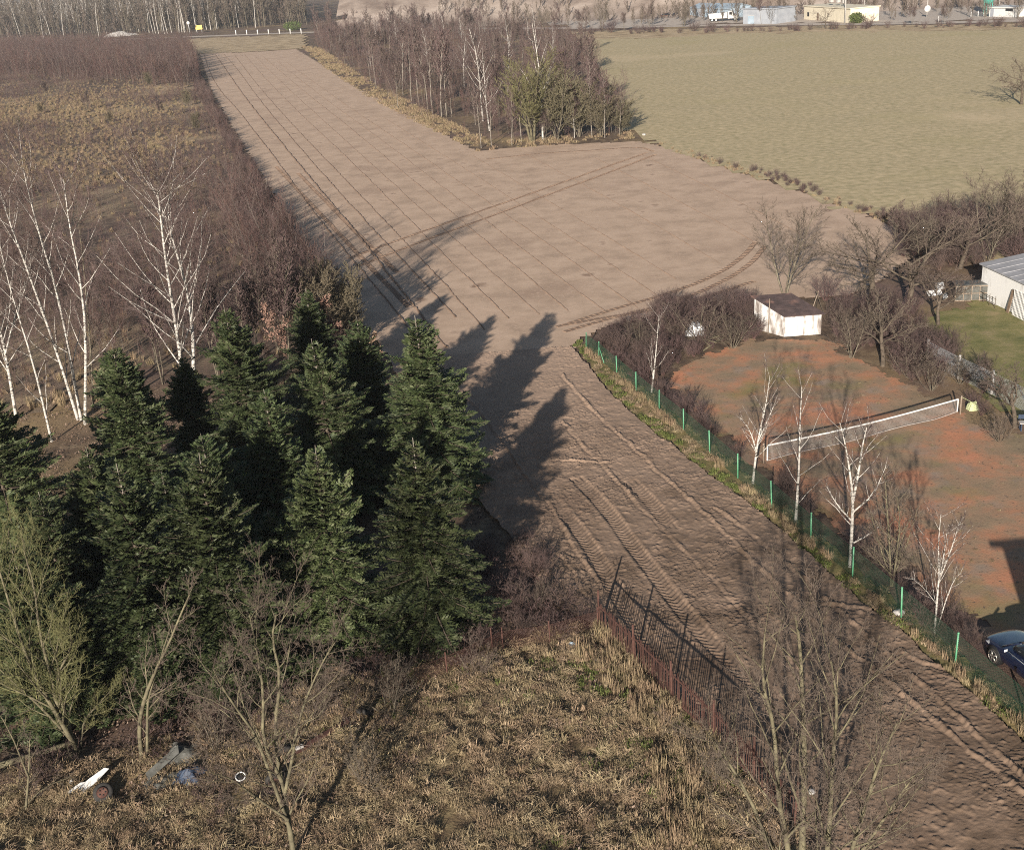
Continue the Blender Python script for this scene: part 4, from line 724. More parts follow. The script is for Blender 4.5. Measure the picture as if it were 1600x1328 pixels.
traced('bare_tree', 'low broken bare stem leaning at the lower left edge', (40, 1270), [[(40, 1270), (46, 1200), (48, 1160)], [.7, (45, 1215), (15, 1140), (-20, 1090)], [.5, (38, 1260), (70, 1230), (110, 1215)]], .05, PBl, m_moss, m_twigt, 75, depth=.1)
for i, (b, t, lab) in enumerate([((610, 1120), (600, 1010), 'thin bare sapling clump beside the fallen log'), ((575, 1235), (600, 1120), 'low bare shrub with brown leaves in the clearing'), ((745, 1060), (750, 985), 'bare shrub by the pair of rusty posts'), ((840, 950), (845, 895), 'bare shrub near the light soil edge'), ((340, 1180), (330, 1060), 'brown bare shrub between the two foreground trees'), ((500, 1120), (510, 1010), 'brown bare shrub right of the forked tree'), ((1120, 1230), (1125, 1150), 'bare shrub at the lower end of the rusty fence')]):
    p = g(*b); h = ht(t[0], t[1], p); s = h/2.9; put_tree('bush', lab, st_hbush[i % 3], p, (s, s, s), i*1.9+1, cat='bush')
scatter('clearing_sprigs', 'thin bare sprigs in the foreground clearing', 'brush', fill(L2([(200, 1230), (480, 1120), (700, 1060), (800, 1120), (700, 1250), (500, 1330), (200, 1330)]), .25, 75), col_bram, 3, .5, 1.0, .2, 75)
# logs
def log(name, label, a, b, r0, r1, mat, za=.15, zb=.15, seed=0):
    A = g(*a); B = g(*b); A.z = za; B.z = zb; rn = random.Random(seed); e = thing(name, label, 'log', A); d = B-A; pts = [d*t+Vector((rn.gauss(0, .04), rn.gauss(0, .04), rn.gauss(0, .02))) for t in (0, .25, .5, .75, 1)]
    ob('stem', tube(name, pts, [r0+(r1-r0)*t for t in (0, .25, .5, .75, 1)], mat, 9), e)
    for k in range(4):
        t = rn.uniform(.15, .95); q = d*t; v = Vector((rn.gauss(0, 1), rn.gauss(0, 1), rn.uniform(.3, 1))).normalized()*rn.uniform(.25, .6); ob('stub', tube('stub', [q, q+v*.6, q+v], [.02, .015, .006], mat, 5), e)
log('fallen_log', 'brown fallen trunk slanting in front of the firs', (462, 1022), (585, 1078), .09, .13, m_brownw, .5, .2, 1)
log('fallen_log', 'mossy fallen trunk lying at the left edge below the willow', (-10, 1208), (128, 1168), .12, .08, m_moss, .25, .35, 2)
log('fallen_log', 'thin grey branch lying beside the willow foot', (60, 1220), (140, 1180), .05, .03, m_moss, .3, .4, 3)
for i, (a, b) in enumerate([((1070, 545), (1150, 530)), ((1100, 552), (1160, 520)), ((1060, 530), (1120, 548))]):
    log('cut_branch', ['long cut branch lying before the big bare bush', 'cut branch leaning toward the shed below the bare bush', 'cut branch left of the others below the bare bush'][i], a, b, .05, .03, m_moss, .2, .6, 4+i)
# ------------------------------------------------------------------ green chain-link fence
def chain(a, b, z0, z1, sp, r, zoff=(0, 0)):
    """diamond wire mesh between two ground points, relative to a"""
    T = Tubes(); d = Vector((b[0]-a[0], b[1]-a[1], 0)); L = d.length; d /= L; h = z1-z0
    n = int((L+h)/sp)
    for s in (0, 1):
        for i in range(n+1):
            u0 = i*sp-h; u1 = i*sp; q0, q1 = z0, z1
            if u0 < 0: q0 = z0+(-u0); u0 = 0
            if u1 > L: q1 = z1-(u1-L); u1 = L
            if q1-q0 < .03: continue
            P = [(u0, q0), (u1, q1)] if not s else [(L-u0, q0), (L-u1, q1)]
            T.add([(d.x*u, d.y*u, z) for u, z in P], [r, r], 3)
    for z in (z0, (z0+z1)/2, z1): T.add([(0, 0, z), (d.x*L, d.y*L, z)], [r*1.3, r*1.3], 3)
    return T
fe = thing('chain_link_fence', 'green chain-link fence with green posts between ploughed strip and clay court', 'fence', fence_pts[0])
rnf = random.Random(3)
post_h = 1.45
pm = tube('green_post', [(0, 0, -.2), (0, 0, .7), (0, 0, post_h)], [.034, .034, .034], m_green, 10)
cap = tube('green_cap', [(0, 0, post_h-.01), (0, 0, post_h+.03), (0, 0, post_h+.045)], [.042, .042, .012], m_green, 10)
for i, p in enumerate(fence_pts):
    po = ob('post', pm, fe, p-fence_pts[0]); po.rotation_euler = (rnf.gauss(0, .025), rnf.gauss(0, .03), 0); po.scale = (1, 1, .82+.18*min(1, i/9)); ob('cap', cap, po)
    if i < len(fence_pts)-1:
        q = fence_pts[i+1]; hh = post_h*(.80+.18*min(1, i/9))-.03
        ob('mesh_panel', chain(p, q, .06, hh, .085, .0038).mesh('mesh_panel', m_wire), fe, p-fence_pts[0])
    if i == 1 or i == 13:
        v = Vector((fdir.x, fdir.y, 0)); ob('brace', tube('brace', [(0, 0, post_h*.7), tuple(v*1.0+Vector((0, 0, 0)))], [.022, .022], m_green, 8), fe, p-fence_pts[0])
# ------------------------------------------------------------------ rusty picket fence
RF = [g(937, 988), g(990, 1042), g(1050, 1103), g(1115, 1165), g(1178, 1230), g(1240, 1300)]
rf = thing('picket_fence', 'rusty red picket fence between the dry clearing and the ploughed strip', 'fence', RF[0])
pk = boxes('picket', [(-.016, .016, -.006, .006, .03, 1.5)], m_rust); pst = tube('rusty_post', [(0, 0, -.2), (0, 0, 1), (0, 0, 1.92)], [.04, .04, .04], m_rust, 8)
rnr = random.Random(9)
for i, p in enumerate(RF):
    o = ob('post', pst, rf, p-RF[0]); o.rotation_euler = (rnr.gauss(0, .03), rnr.gauss(0, .03), 0)
    if i == len(RF)-1: break
    q = RF[i+1]; d = q-p; L = d.length; a = math.atan2(d.y, d.x); n = int(L/.105); dz = rnr.uniform(-.06, .1); tl = rnr.uniform(-.05, .05)
    for z in (.35, 1.3): ob('rail', boxes('rail', [(.04, L-.04, -.018, .018, z+dz-.03, z+dz+.03)], m_rust), rf, p-RF[0], a)
    for k in range(1, n):
        o = ob('picket', pk, rf, (p-RF[0])+d*(k/n)+Vector((0, 0, dz+tl*(k/n-.5)))); o.rotation_euler = (rnr.gauss(0, .02), rnr.gauss(0, .025), a); o.scale = (1, 1, rnr.uniform(.92, 1.06))
WF = [g(935, 990), g(860, 1012), g(787, 1022), g(700, 1062), g(600, 1100)]
wf = thing('wire_fence', 'low rusty wire fence with orange posts in front of the brambles', 'fence', WF[0])
for i, p in enumerate(WF):
    for k in ((0, .42) if i == 2 else (0,)): ob('post', tube('orange_post', [(0, 0, -.1), (0, 0, 1.25)], [.028, .028], m_rust, 8), wf, p-WF[0]-Vector((k, 0, 0)))
    if i < len(WF)-1: ob('mesh_panel', chain(p, WF[i+1], .05, 1.05, .085, .004).mesh('rust_mesh', m_rust), wf, p-WF[0])
# ------------------------------------------------------------------ tennis net
na, nb = g(1193, 724), g(1500, 648); nt_ = thing('tennis_net', 'sagging tennis net with white top band across the clay court', 'net', na)
d = nb-na; L = d.length; dn = d/L; T = Tubes()
def zt(u): return .97-.15*math.sin(math.pi*u/L)
def zb(u): return .10+.20*(u > L*.85)*(u/L-.85)/.15+.05*math.sin(u*.9)
u = .25
while u < L-.25: T.add([tuple(dn*u+Vector((0, 0, zb(u)))), tuple(dn*u+Vector((0, 0, zt(u))))], [.004]*2, 3); u += .07
for k in range(14): T.add([tuple(dn*q+Vector((0, 0, zb(q)+(zt(q)-zb(q))*k/14))) for q in np.linspace(.25, L-.25, 14)], [.004]*14, 3)
ob('netting', T.mesh('netting', m_net), nt_)
def band(name, f0, f1, th=.012, us=None, mat=m_wpaint):
    us = np.linspace(.22, L-.22, 24) if us is None else us; V = []; Fc = []; n = Vector((-dn.y, dn.x, 0))*th
    for i, q in enumerate(us):
        p = dn*q; V += [tuple(p-n+Vector((0, 0, f0(q)))), tuple(p+n+Vector((0, 0, f0(q)))), tuple(p+n+Vector((0, 0, f1(q)))), tuple(p-n+Vector((0, 0, f1(q))))]
        if i: k = 4*i; Fc += [(k-4+j, k-4+(j+1) % 4, k+(j+1) % 4, k+j) for j in range(4)]
    return ob(name, mesh(name, V, Fc, mat=mat), nt_)
band('top_band', lambda u: zt(u)-.03, lambda u: zt(u)+.045); band('bottom_cord', lambda u: zb(u)-.01, lambda u: zb(u)+.012, .01, None, m_net)
for u in (.22, L-.22): band('side_band', lambda q: zb(u), lambda q: zt(u), .014, [u-.03, u+.03])
for u in (0, L): ob('net_post', tube('net_post', [(0, 0, -.1), (0, 0, .6), (0, 0, 1.12)], [.045]*3, m_wood, 10), nt_, dn*u)
ob('net_rope', tube('net_rope', [tuple(dn*L+Vector((0, 0, 1.05))), tuple(dn*(L+.5)+Vector((.1, -.1, .7))), tuple(dn*(L+1.0)+Vector((.1, -.2, .45)))], [.01]*3, m_limer, 5), nt_)
def cloth_blob(name, label, cat, loc, sx, sy, h, mat, seed, n=16, rz=0):
    """a crumpled lump of sheet lying on the ground"""
    V = []; Fc = []
    for j in range(n+1):
        for i in range(n+1):
            x = (i/n-.5)*2; y = (j/n-.5)*2; r = max(abs(x), abs(y)); f = float(fbm(x*1.7+seed*5, y*1.7, seed)); z = h*(1-r**2)*(.35+1.1*f)+.03
            V.append((x*sx*(.8+.4*f), y*sy*(.8+.4*float(fbm(y*2+seed, x*2, 3))), z if r < .99 else .0))
    Fc = [(j*(n+1)+i, j*(n+1)+i+1, (j+1)*(n+1)+i+1, (j+1)*(n+1)+i) for j in range(n) for i in range(n)]
    return ob(name, mesh(name, V, Fc, False, mat), None, loc, rz, label=label, category=cat)
cloth_blob('rag', 'pale lime green rag hanging on a stick beside the net post', 'rag', g(1520, 640)+Vector((0, 0, .02)), .3, .25, .5, m_limer, 3)
# ------------------------------------------------------------------ white shed and hut
def frame_at(a, b):
    d = Vector((b.x-a.x, b.y-a.y, 0)); return d.length, math.atan2(d.y, d.x)
sa, sb, sc_ = g(1188, 516), g(1225, 526), g(1282, 522)
sh = thing('garden_shed', 'small whitewashed shed with sloping dark felt roof behind the court', 'shed', sb, 0)
wfr = sc_-sb; wsd = sa-sb; wsd = wsd*1.25; n_ = (wfr+wsd)
def wall(name, parent, a, b, za, zb_, mat, th=.08):
    d = (b-a); l = d.length; u = d/l; nn = Vector((-u.y, u.x, 0))*th/2
    V = [a-nn, b-nn, b+nn, a+nn]; V = [tuple(v) for v in V]+[tuple(a-nn+Vector((0, 0, za))), tuple(b-nn+Vector((0, 0, zb_))), tuple(b+nn+Vector((0, 0, zb_))), tuple(a+nn+Vector((0, 0, za)))]
    return ob(name, mesh(name, V, BF, mat=mat), parent)
Z0 = Vector((0, 0, 0)); hf, hb = 1.42, 2.15
wall('wall', sh, Z0, wfr, hf, hf, m_plast); wall('wall', sh, wsd, Z0, hb, hf, m_plast, .083); wall('wall', sh, wsd, wsd+wfr, hb, hb, m_plast, .086); wall('wall', sh, wfr+wsd, wfr, hb, hf, m_plast, .089)
ev = -wsd.normalized()*.18; er = wfr.normalized()*.15
rv = [ev-er, wfr+ev+er, wfr+wsd-ev+er, wsd-ev-er]; zz = [hf-.04, hf-.04, hb+.10, hb+.10]
V = [(v.x, v.y, z+.02) for v, z in zip(rv, zz)]+[(v.x, v.y, z+.09) for v, z in zip(rv, zz)]
roof = ob('roof', mesh('roof', V, BF, mat=m_felt), sh)
for t in (.33, .66):
    a = rv[0].lerp(rv[3], t); b = rv[1].lerp(rv[2], t); z = zz[0]+(zz[3]-zz[0])*t+.09
    ob('felt_seam', tube('felt_seam', [(a.x, a.y, z), (b.x, b.y, z)], [.02, .02], m_felt, 5), roof)
dmid = wfr*.62; nn = Vector((wfr.y, -wfr.x, 0)).normalized()*.05
ob('door', mesh('door', [tuple(wfr*t+nn*k+Vector((0, 0, z))) for z in (.05, 1.3) for t, k in ((.05, .9), (.5, .9), (.5, 1.4), (.05, 1.4))], BF, mat=m_wpaint), sh)
for t in (.2, .35): ob('plank_joint', mesh('plank_joint', [tuple(wfr*q+nn*k+Vector((0, 0, z))) for z in (.07, 1.28) for q, k in ((t, 1.41), (t+.008, 1.41), (t+.008, 1.5), (t, 1.5))], BF, mat=m_wood), sh)
ob('garden_pole', tube('garden_pole', [(0, 0, -.1), (.03, 0, 1.3), (.08, 0, 2.5)], [.035, .033, .03], m_wood, 8), None, g(1200, 522), label='leaning grey wooden pole in front of the white shed', category='pole')
tp = thing('pole_tripod', 'tripod of dark poles standing beside the white shed', 'tripod', g(1276, 492))
for i, (x, y) in enumerate([(-.5, -.1), (.5, -.2), (.1, .5)]): ob('leg', tube('leg', [(x, y, 0), (0, 0, 1.5), (-x*.15, -y*.15, 1.75)], [.04, .035, .03], m_dark if i else m_wood, 7), tp)
ha, hb_ = g(1533, 464), g(1600, 498); dh = (hb_-ha).normalized(); hl = 9.5; dp = Vector((-dh.y, dh.x, 0)); dp = dp if dp.x > 0 else -dp
hut = thing('garden_hut', 'white hut with grey sheet roof at the right edge by the lawn', 'hut', ha)
hw = 5.2; A, B, C, D = Z0, dh*hl, dh*hl+dp*hw, dp*hw
wall('wall', hut, A, B, 2.35, 2.35, m_white, .2); wall('wall', hut, D, A, 2.9, 2.35, m_white, .203); wall('wall', hut, B, C, 2.35, 2.9, m_white, .206); wall('wall', hut, C, D, 2.9, 2.9, m_white, .209)
o_ = .25; V = [(-dh*o_-dp*o_), (dh*(hl+o_)-dp*o_), (dh*(hl+o_)+dp*(hw+o_)), (-dh*o_+dp*(hw+o_))]; zz = [2.37, 2.37, 2.99, 2.99]
hr = ob('roof', mesh('hut_roof', [(v.x, v.y, z) for v, z in zip(V, zz)]+[(v.x, v.y, z+.08) for v, z in zip(V, zz)], BF, mat=m_gfelt), hut)
for k in range(1, 10):
    a = V[0].lerp(V[1], k/10); b = V[3].lerp(V[2], k/10); ob('roof_seam', tube('roof_seam', [(a.x, a.y, 2.46), (b.x, b.y, 3.08)], [.022, .022], m_gfelt, 5), hr)
dpn = -dp
ob('window', mesh('hut_window', [tuple(dh*t+dpn*k+Vector((0, 0, z))) for z in (1.0, 1.8) for t, k in ((6.2, .09), (7.3, .09), (7.3, .13), (6.2, .13))], BF, mat=m_glass), hut)
tr = thing('trellis', 'white wooden lattice leaning on the hut wall at the right edge', 'trellis', ha+dh*4.6+dpn*.35)
for k in range(11): ob('slat', boxes('slat', [(k*.16-.012, k*.16+.012, -.012, .012, 0, 1.9)], m_wpaint), tr, None, math.atan2(dh.y, dh.x))
for k in range(12): ob('slat', boxes('slat', [(-.05, 1.68, .013, .03, .06+k*.16, .085+k*.16)], m_wpaint), tr, None, math.atan2(dh.y, dh.x))
tr.rotation_euler = (0, 0, 0)
lb = ob('board', boxes('board', [(-.14, .14, -.02, .02, 0, 1.7)], m_brownw), None, ha+dh*4.1+dpn*.42, math.atan2(dh.y, dh.x), label='brown board leaning against the white hut wall', category='board'); lb.rotation_euler = (-.12, .08, math.atan2(dh.y, dh.x))
mf = thing('iron_fence_panel', 'small dark iron fence panel against the white hut wall', 'fence', ha+dh*.6+dpn*.6, math.atan2(dh.y, dh.x))
for k in range(4): ob('upright', tube('upright', [(k*.75, 0, 0), (k*.75, 0, .9)], [.025, .02], m_dark, 6), mf)
for z in (.35, .7): ob('rail', tube('rail', [(-.1, 0, z), (2.35, 0, z)], [.018, .018], m_dark, 6), mf)
# junk and old greenhouse left of the hut
def slab(name, label, cat, base, w, h, tilt, rz, mat, th=.03):
    o = ob(name, boxes(name, [(-w/2, w/2, -th/2, th/2, 0, h)], mat, .006), None, base, 0, label=label, category=cat); o.rotation_euler = (tilt, 0, rz); return o
for i, (b, w_, h_, t_, rz, lab) in enumerate([((1470, 452), .8, .55, -.5, .4, 'white panel leaning in the junk left of the hut, uppermost'), ((1462, 462), 1.1, .5, -.9, .1, 'greyish white panel lying over the junk left of the hut'), ((1478, 466), .6, .4, -.5, .7, 'small white panel in the junk nearest the glass frame')]): slab('scrap_sheet', lab, 'sheet', g(*b), w_, h_, t_, rz, m_wpaint)
gh = thing('cold_frame', 'old glazed cold frame with grey bars left of the white hut', 'cold frame', g(1492, 471), -.15)
for x in (0, .55, 1.1, 1.65, 2.2): ob('bar', boxes('bar', [(x-.025, x+.025, -.03, .03, 0, 1.1)], m_wood), gh)
for z in (.03, .55, 1.08): ob('bar', boxes('bar', [(-.03, 2.23, -.025, .028, z-.02, z+.03)], m_wood), gh)
for k in range(4):
    for z in (.07, .59): ob('pane', boxes('pane', [(k*.55+.03, k*.55+.52, -.006, .006, z, z+.45)], m_film), gh)
ob('lid', boxes('lid', [(-.03, 2.23, 0, 1.2, 1.14, 1.18)], m_film), gh)
cloth_blob('sheet_metal', 'crumpled silvery sheet half hidden in the big bare bush', 'sheet', g(1086, 522), .7, .5, .9, m_steel, 6)
cloth_blob('plastic_bag', 'small pale plastic bag beside the big bare bush', 'bag', g(1048, 506), .3, .25, .35, m_film, 7)
for i, q in enumerate([(1448, 566), (1497, 592), (1549, 617)]):
    pass
CP = [g(1448, 566), g(1497, 592), g(1549, 617), g(1612, 650)]
cf = thing('wire_fence', 'grey wire fence on white concrete posts between hedge and lawn', 'fence', CP[0])
for i, p in enumerate(CP):
    ob('post', boxes('concrete_post', [(-.05, .05, -.05, .05, -.1, 1.5)], m_conc, .008), cf, p-CP[0], .4)
    if i < 3: ob('mesh_panel', chain(p, CP[i+1], .05, 1.35, .085, .004).mesh('grey_mesh', m_steel), cf, p-CP[0])
bn = thing('bench', 'small blue-topped bench cut by the right edge beside a shrub', 'bench', g(1594, 672), -.2)
ob('seat', boxes('seat', [(-.1, 1.3, -.2, .2, .42, .47)], m_conc, .006), bn); ob('backrest', boxes('backrest', [(-.1, 1.3, .22, .26, .55, .8)], m_blue, .006), bn)
for x in (0, 1.2):
    for y in (-.15, .15): ob('leg', boxes('leg', [(x-.03, x+.03, y-.03, y+.03, 0, .419)], m_blue), bn)
# ------------------------------------------------------------------ dark blue car
car = thing('car', 'dark blue car parked behind the green fence at the right edge', 'car', (18.03, 32.84, .02), math.atan2(.967, -.253))
def loft(secs, mat, name, sub=2):
    V = []; Fc = []; n = len(secs[0][1])
    for x, prof in secs: V += [(x, y, z) for y, z in prof]
    for i in range(len(secs)-1): Fc += [(i*n+j, i*n+(j+1) % n, (i+1)*n+(j+1) % n, (i+1)*n+j) for j in range(n)]
    Fc += [tuple(range(n))[::-1], tuple(range((len(secs)-1)*n, len(secs)*n))]
    me = mesh(name, V, Fc, True, mat); o = ob(name, me, car)
    if sub: md = o.modifiers.new('s', 'SUBSURF'); md.levels = sub; md.render_levels = sub
    return o
def prof(w_, zb_, zt_, cr=.04):
    r = [(w_*.8, zb_), (w_, zb_+.14), (w_*1.0, (zb_+zt_)/2), (w_*.985, zt_-.10), (w_*.90, zt_-.015), (w_*.5, zt_+cr*.8)]
    return r+[(0, zt_+cr)]+[(-a, b) for a, b in r[::-1]]
loft([(2.14, prof(.58, .34, .56)), (2.08, prof(.70, .26, .64)), (1.9, prof(.80, .22, .72)), (1.45, prof(.86, .2, .80)), (.95, prof(.885, .2, .88)), (.6, prof(.89, .2, .93)), (-.4, prof(.895, .2, .95)), (-1.3, prof(.885, .21, .97)), (-1.85, prof(.84, .26, .97)), (-2.08, prof(.74, .34, .9)), (-2.14, prof(.66, .4, .82))], m_car, 'body')
def gp_(x, w_, z): return [(w_, z)]
cab = [(1.02, .70, .89), (.25, .60, 1.40), (-.25, .61, 1.455), (-.95, .60, 1.43), (-1.75, .68, .99)]
def gl(name, quad, mat, th=.0):
    return ob(name, mesh(name, quad, [tuple(range(len(quad)))], mat=mat), car)
belt = [(.98, .80, .90), (-1.8, .76, .97)]
loft([(.98, [(.79, .86), (.74, .91), (0, .94), (-.74, .91), (-.79, .86), (0, .8)]), (.28, [(.84, .88), (.61, 1.38), (0, 1.42), (-.61, 1.38), (-.84, .88), (0, .8)]), (-.3, [(.85, .9), (.62, 1.43), (0, 1.475), (-.62, 1.43), (-.85, .9), (0, .8)]), (-1.0, [(.84, .92), (.60, 1.41), (0, 1.45), (-.60, 1.41), (-.84, .92), (0, .8)]), (-1.8, [(.76, .93), (.66, .99), (0, 1.02), (-.66, .99), (-.76, .93), (0, .85)])], m_glass, 'windows', 1)
loft([(.30, [(.60, 1.405), (.58, 1.43), (0, 1.452), (-.58, 1.43), (-.60, 1.405), (0, 1.40)]), (-.3, [(.62, 1.44), (.60, 1.475), (0, 1.50), (-.60, 1.475), (-.62, 1.44), (0, 1.42)]), (-1.02, [(.60, 1.42), (.58, 1.45), (0, 1.475), (-.58, 1.45), (-.60, 1.42), (0, 1.40)])], m_car, 'roof', 2)
for s in (1, -1):
    for a, b in [((.98, .80*s, .90), (.28, .625*s, 1.41)), ((-.35, .86*s, .92), (-.38, .635*s, 1.45)), ((-1.0, .615*s, 1.43), (-1.78, .745*s, .95))]: ob('pillar', tube('pillar', [a, tuple((Vector(a)+Vector(b))*.5+Vector((0, .012*s, .01))), b], [.035]*3, m_car, 8), car)
    hl_ = ob('headlight', mesh('headlight', [(1.98, .74*s, .55), (1.62, .862*s, .62), (1.60, .85*s, .72), (1.88, .66*s, .69), (2.10, .50*s, .60), (2.11, .52*s, .52)], [(0, 1, 2, 3), (0, 3, 4, 5)], mat=m_lamp), car)
    mi = ob('mirror', boxes('mirror', [(.62, .74, min(.90*s, 1.06*s), max(.90*s, 1.06*s), .93, 1.06)], m_car, .03), car)
    ob('mirror_glass', boxes('mirror_glass', [(.605, .618, min(.92*s, 1.04*s), max(.92*s, 1.04*s), .95, 1.04)], m_lamp), mi)
    ob('trim', tube('trim', [(.9, .845*s, .905), (-.4, .885*s, .935), (-1.6, .82*s, .96)], [.012]*3, m_steel, 6), car)
    for x in (-.25, -1.15): ob('door_handle', boxes('door_handle', [(x-.09, x+.09, min(.885*s, .915*s), max(.885*s, .915*s), .80, .83)], m_car, .01), car)
    ob('taillight', boxes('taillight', [(-2.09, -1.98, min(.55*s, .80*s), max(.55*s, .80*s), .68, .84)], m_rust, .02), car)
    for x in (1.3, -1.3):
        wh = ob('wheel', None, car, (x, .80*s, .31))
        ob('arch', tube('arch', [(0, -.12*s, .015), (0, .098*s, .015)], [.375, .375], m_black, 28), wh)
        ob('tyre', tube('tyre', [(0, -.1*s, 0), (0, -.07*s, 0), (0, .09*s, 0), (0, .115*s, 0)], [.27, .315, .315, .25], m_rubber, 28), wh)
        ob('rim', tube('rim', [(0, .05*s, 0), (0, .117*s, 0), (0, .122*s, 0)], [.23, .23, .205], m_black, 24), wh)
        for k in range(5):
            a = k*1.2566; ob('spoke', tube('spoke', [(0, .126*s, 0), (.2*math.cos(a), .126*s, .2*math.sin(a))], [.04, .028], m_alloy, 6), wh)
        ob('rim_edge', tube('rim_edge', [(.222*math.cos(a), .122*s, .222*math.sin(a)) for a in np.linspace(0, 6.2832, 25)], [.018]*25, m_alloy, 6), wh)
ob('grille', boxes('grille', [(2.09, 2.135, -.42, .42, .40, .52)], m_black, .01), car); ob('bumper', boxes('bumper', [(1.98, 2.16, -.6, .6, .27, .34)], m_black, .03), car); ob('wiper', tube('wiper', [(.98, .5, .93), (.8, 0, 1.03)], [.008, .008], m_black, 5), car)
# ------------------------------------------------------------------ scrap in the lower left corner
wh = thing('tyre_scrap', 'old rusty wheel with black tyre lying beside a white car panel', 'wheel', g(165, 1252)); wh.location.z = .38; wh.rotation_euler = (rad(-48), 0, .15)
ob('tyre', tube('tyre', [(0, -.09, 0), (0, -.05, 0), (0, .05, 0), (0, .09, 0)], [.26, .33, .33, .26], m_rubber, 26), wh)
ob('rim', tube('rim', [(0, -.093, 0), (0, -.097, 0)], [.2, .13], m_rust, 20), wh)
for k in range(5): ob('rim_hole', tube('rim_hole', [(.10*math.cos(k*1.2566), -.099, .10*math.sin(k*1.2566)), (.10*math.cos(k*1.2566), -.105, .10*math.sin(k*1.2566))], [.03, .03], m_black, 8), wh)
def bent(name, label, cat, base, rz, outline, th, mat, tilt=(0, 0), curve=.12):
    V = []; n = len(outline)
    for z in (0, th): V += [(x, y, z+curve*math.sin(x*2.2)*.5+curve*(y*y)) for x, y in outline]
    Fc = [tuple(range(n))[::-1], tuple(range(n, 2*n))]+[(i, (i+1) % n, n+(i+1) % n, n+i) for i in range(n)]
    o = ob(name, mesh(name, V, Fc, mat=mat), None, base, 0, label=label, category=cat); o.rotation_euler = (tilt[0], tilt[1], rz); return o
p = g(140, 1240); p.z = .38
bent('car_fender', 'torn white car fender lying beside the old wheel', 'panel', p, .35, [(-.6, -.28), (-.2, -.3), (.1, -.1), (.3, .0), (.75, .35), (.6, .42), (.1, .2), (-.05, .12), (-.2, .15), (-.65, -.05)], .02, m_wpaint, (.45, .05))
cloth_blob('plastic_bag', 'small white plastic bag left of the white car fender', 'bag', g(114, 1232)+Vector((0, 0, .1)), .16, .14, .25, m_wpaint, 8)
p = g(258, 1210); p.z = .5
bent('glass_sheet', 'long grey glass sheet leaning on the scrap heap', 'sheet', p, .75, [(-.7, -.16), (.6, -.12), (.75, .14), (-.6, .12)], .015, m_film, (.5, -.25), .05)
cloth_blob('plastic_film', 'heap of greyish green plastic film behind the scrap', 'tarp', g(292, 1185)+Vector((0, 0, .05)), .9, .8, .5, m_film, 11)
cloth_blob('plastic_film', 'flat olive sheet of old film spread before the glass sheet', 'tarp', g(262, 1228)+Vector((0, 0, .1)), .75, .55, .2, m_film, 12)
cloth_blob('tarp', 'crumpled dark blue tarp in the scrap heap', 'tarp', g(296, 1224)+Vector((0, 0, .1)), .6, .45, .45, m_blue, 13)
ob('batten', tube('batten', [(-.5, -.1, .2), (.5, .12, .24)], [.025, .025], m_wood, 4), None, g(264, 1246), label='pale wooden batten lying before the scrap heap', category='batten')
bk = thing('bucket', 'dark bucket with bright white rim right of the scrap heap', 'bucket', g(378, 1222)); bk.rotation_euler = (.35, .1, 0)
ob('pail', tube('pail', [(0, 0, .1), (0, 0, .38)], [.13, .16], m_black, 18), bk); ob('rim', tube('bucket_rim', [(.16*math.cos(a), .16*math.sin(a), .39) for a in np.linspace(0, 6.2832, 22)], [.024]*22, m_wpaint, 6), bk)
def old_tyre(label, b, rz, tilt, rim=None):
    e = thing('old_tyre', label, 'tyre', g(*b)); e.location.z = .28; e.rotation_euler = (tilt, 0, rz)
    ob('tread', tube('ring', [(.25*math.cos(a), 0, .25*math.sin(a)) for a in np.linspace(0, 6.2832, 26)], [.095]*26, m_rubber, 10), e)
    if rim: ob('disc', tube('disc', [(0, -.03, 0), (0, .03, 0)], [.19, .19], m_rust, 18), e)
old_tyre('rusty wheel disc with tyre leaning behind the forked foreground tree', (432, 1228), .2, .4, True)
old_tyre('black tyre half sunk in grass right of the rusty beam', (572, 1122), -.4, .9)
old_tyre('dark tyre lying behind the rusty beam', (445, 1180), .3, 1.0)
a, b = g(462, 1186), g(545, 1136); d_ = b-a
ob('rusty_beam', boxes('rusty_beam', [(0, d_.length, -.09, .09, .16, .34)], m_rust, .01), None, a, math.atan2(d_.y, d_.x), label='long rusty beam lying in the grass of the clearing', category='beam')
ob('brick', boxes('brick', [(-.14, .14, -.07, .07, .345, .43)], m_conc, .008), None, g(470, 1181), .5, label='pale brick lying on the near end of the rusty beam', category='brick')
p = g(915, 1022); p.z = .32
bent('rusty_sheet', 'orange rusty metal sheet in the grass by the picket fence', 'sheet', p, .1, [(-.42, -.16), (.4, -.14), (.45, .1), (0, .22), (-.4, .14)], .02, m_rust, (.25, .1))
cloth_blob('blue_bag', 'small blue plastic bag beside the orange rusty sheet', 'bag', g(896, 1014)+Vector((0, 0, .1)), .22, .16, .22, m_blues, 14)
for i, (b, s, lab) in enumerate([((1404, 962), .22, 'white stone at the foot of a green fence post'), ((1268, 1242), .14, 'white stone in the soil under the large bare tree'), ((1006, 213), .3, 'white stone at the near corner of the grove')]):
    bm = bmesh.new(); bmesh.ops.create_icosphere(bm, subdivisions=2, radius=s); rr = random.Random(i)
    for v in bm.verts: v.co *= rr.uniform(.8, 1.1); v.co.z *= .6
    me = bpy.data.meshes.new('stone'); bm.to_mesh(me); bm.free(); me.materials.append(m_conc); q = g(*b); q.z = s*.5+.05; ob('stone', me, None, q, label=lab, category='stone')
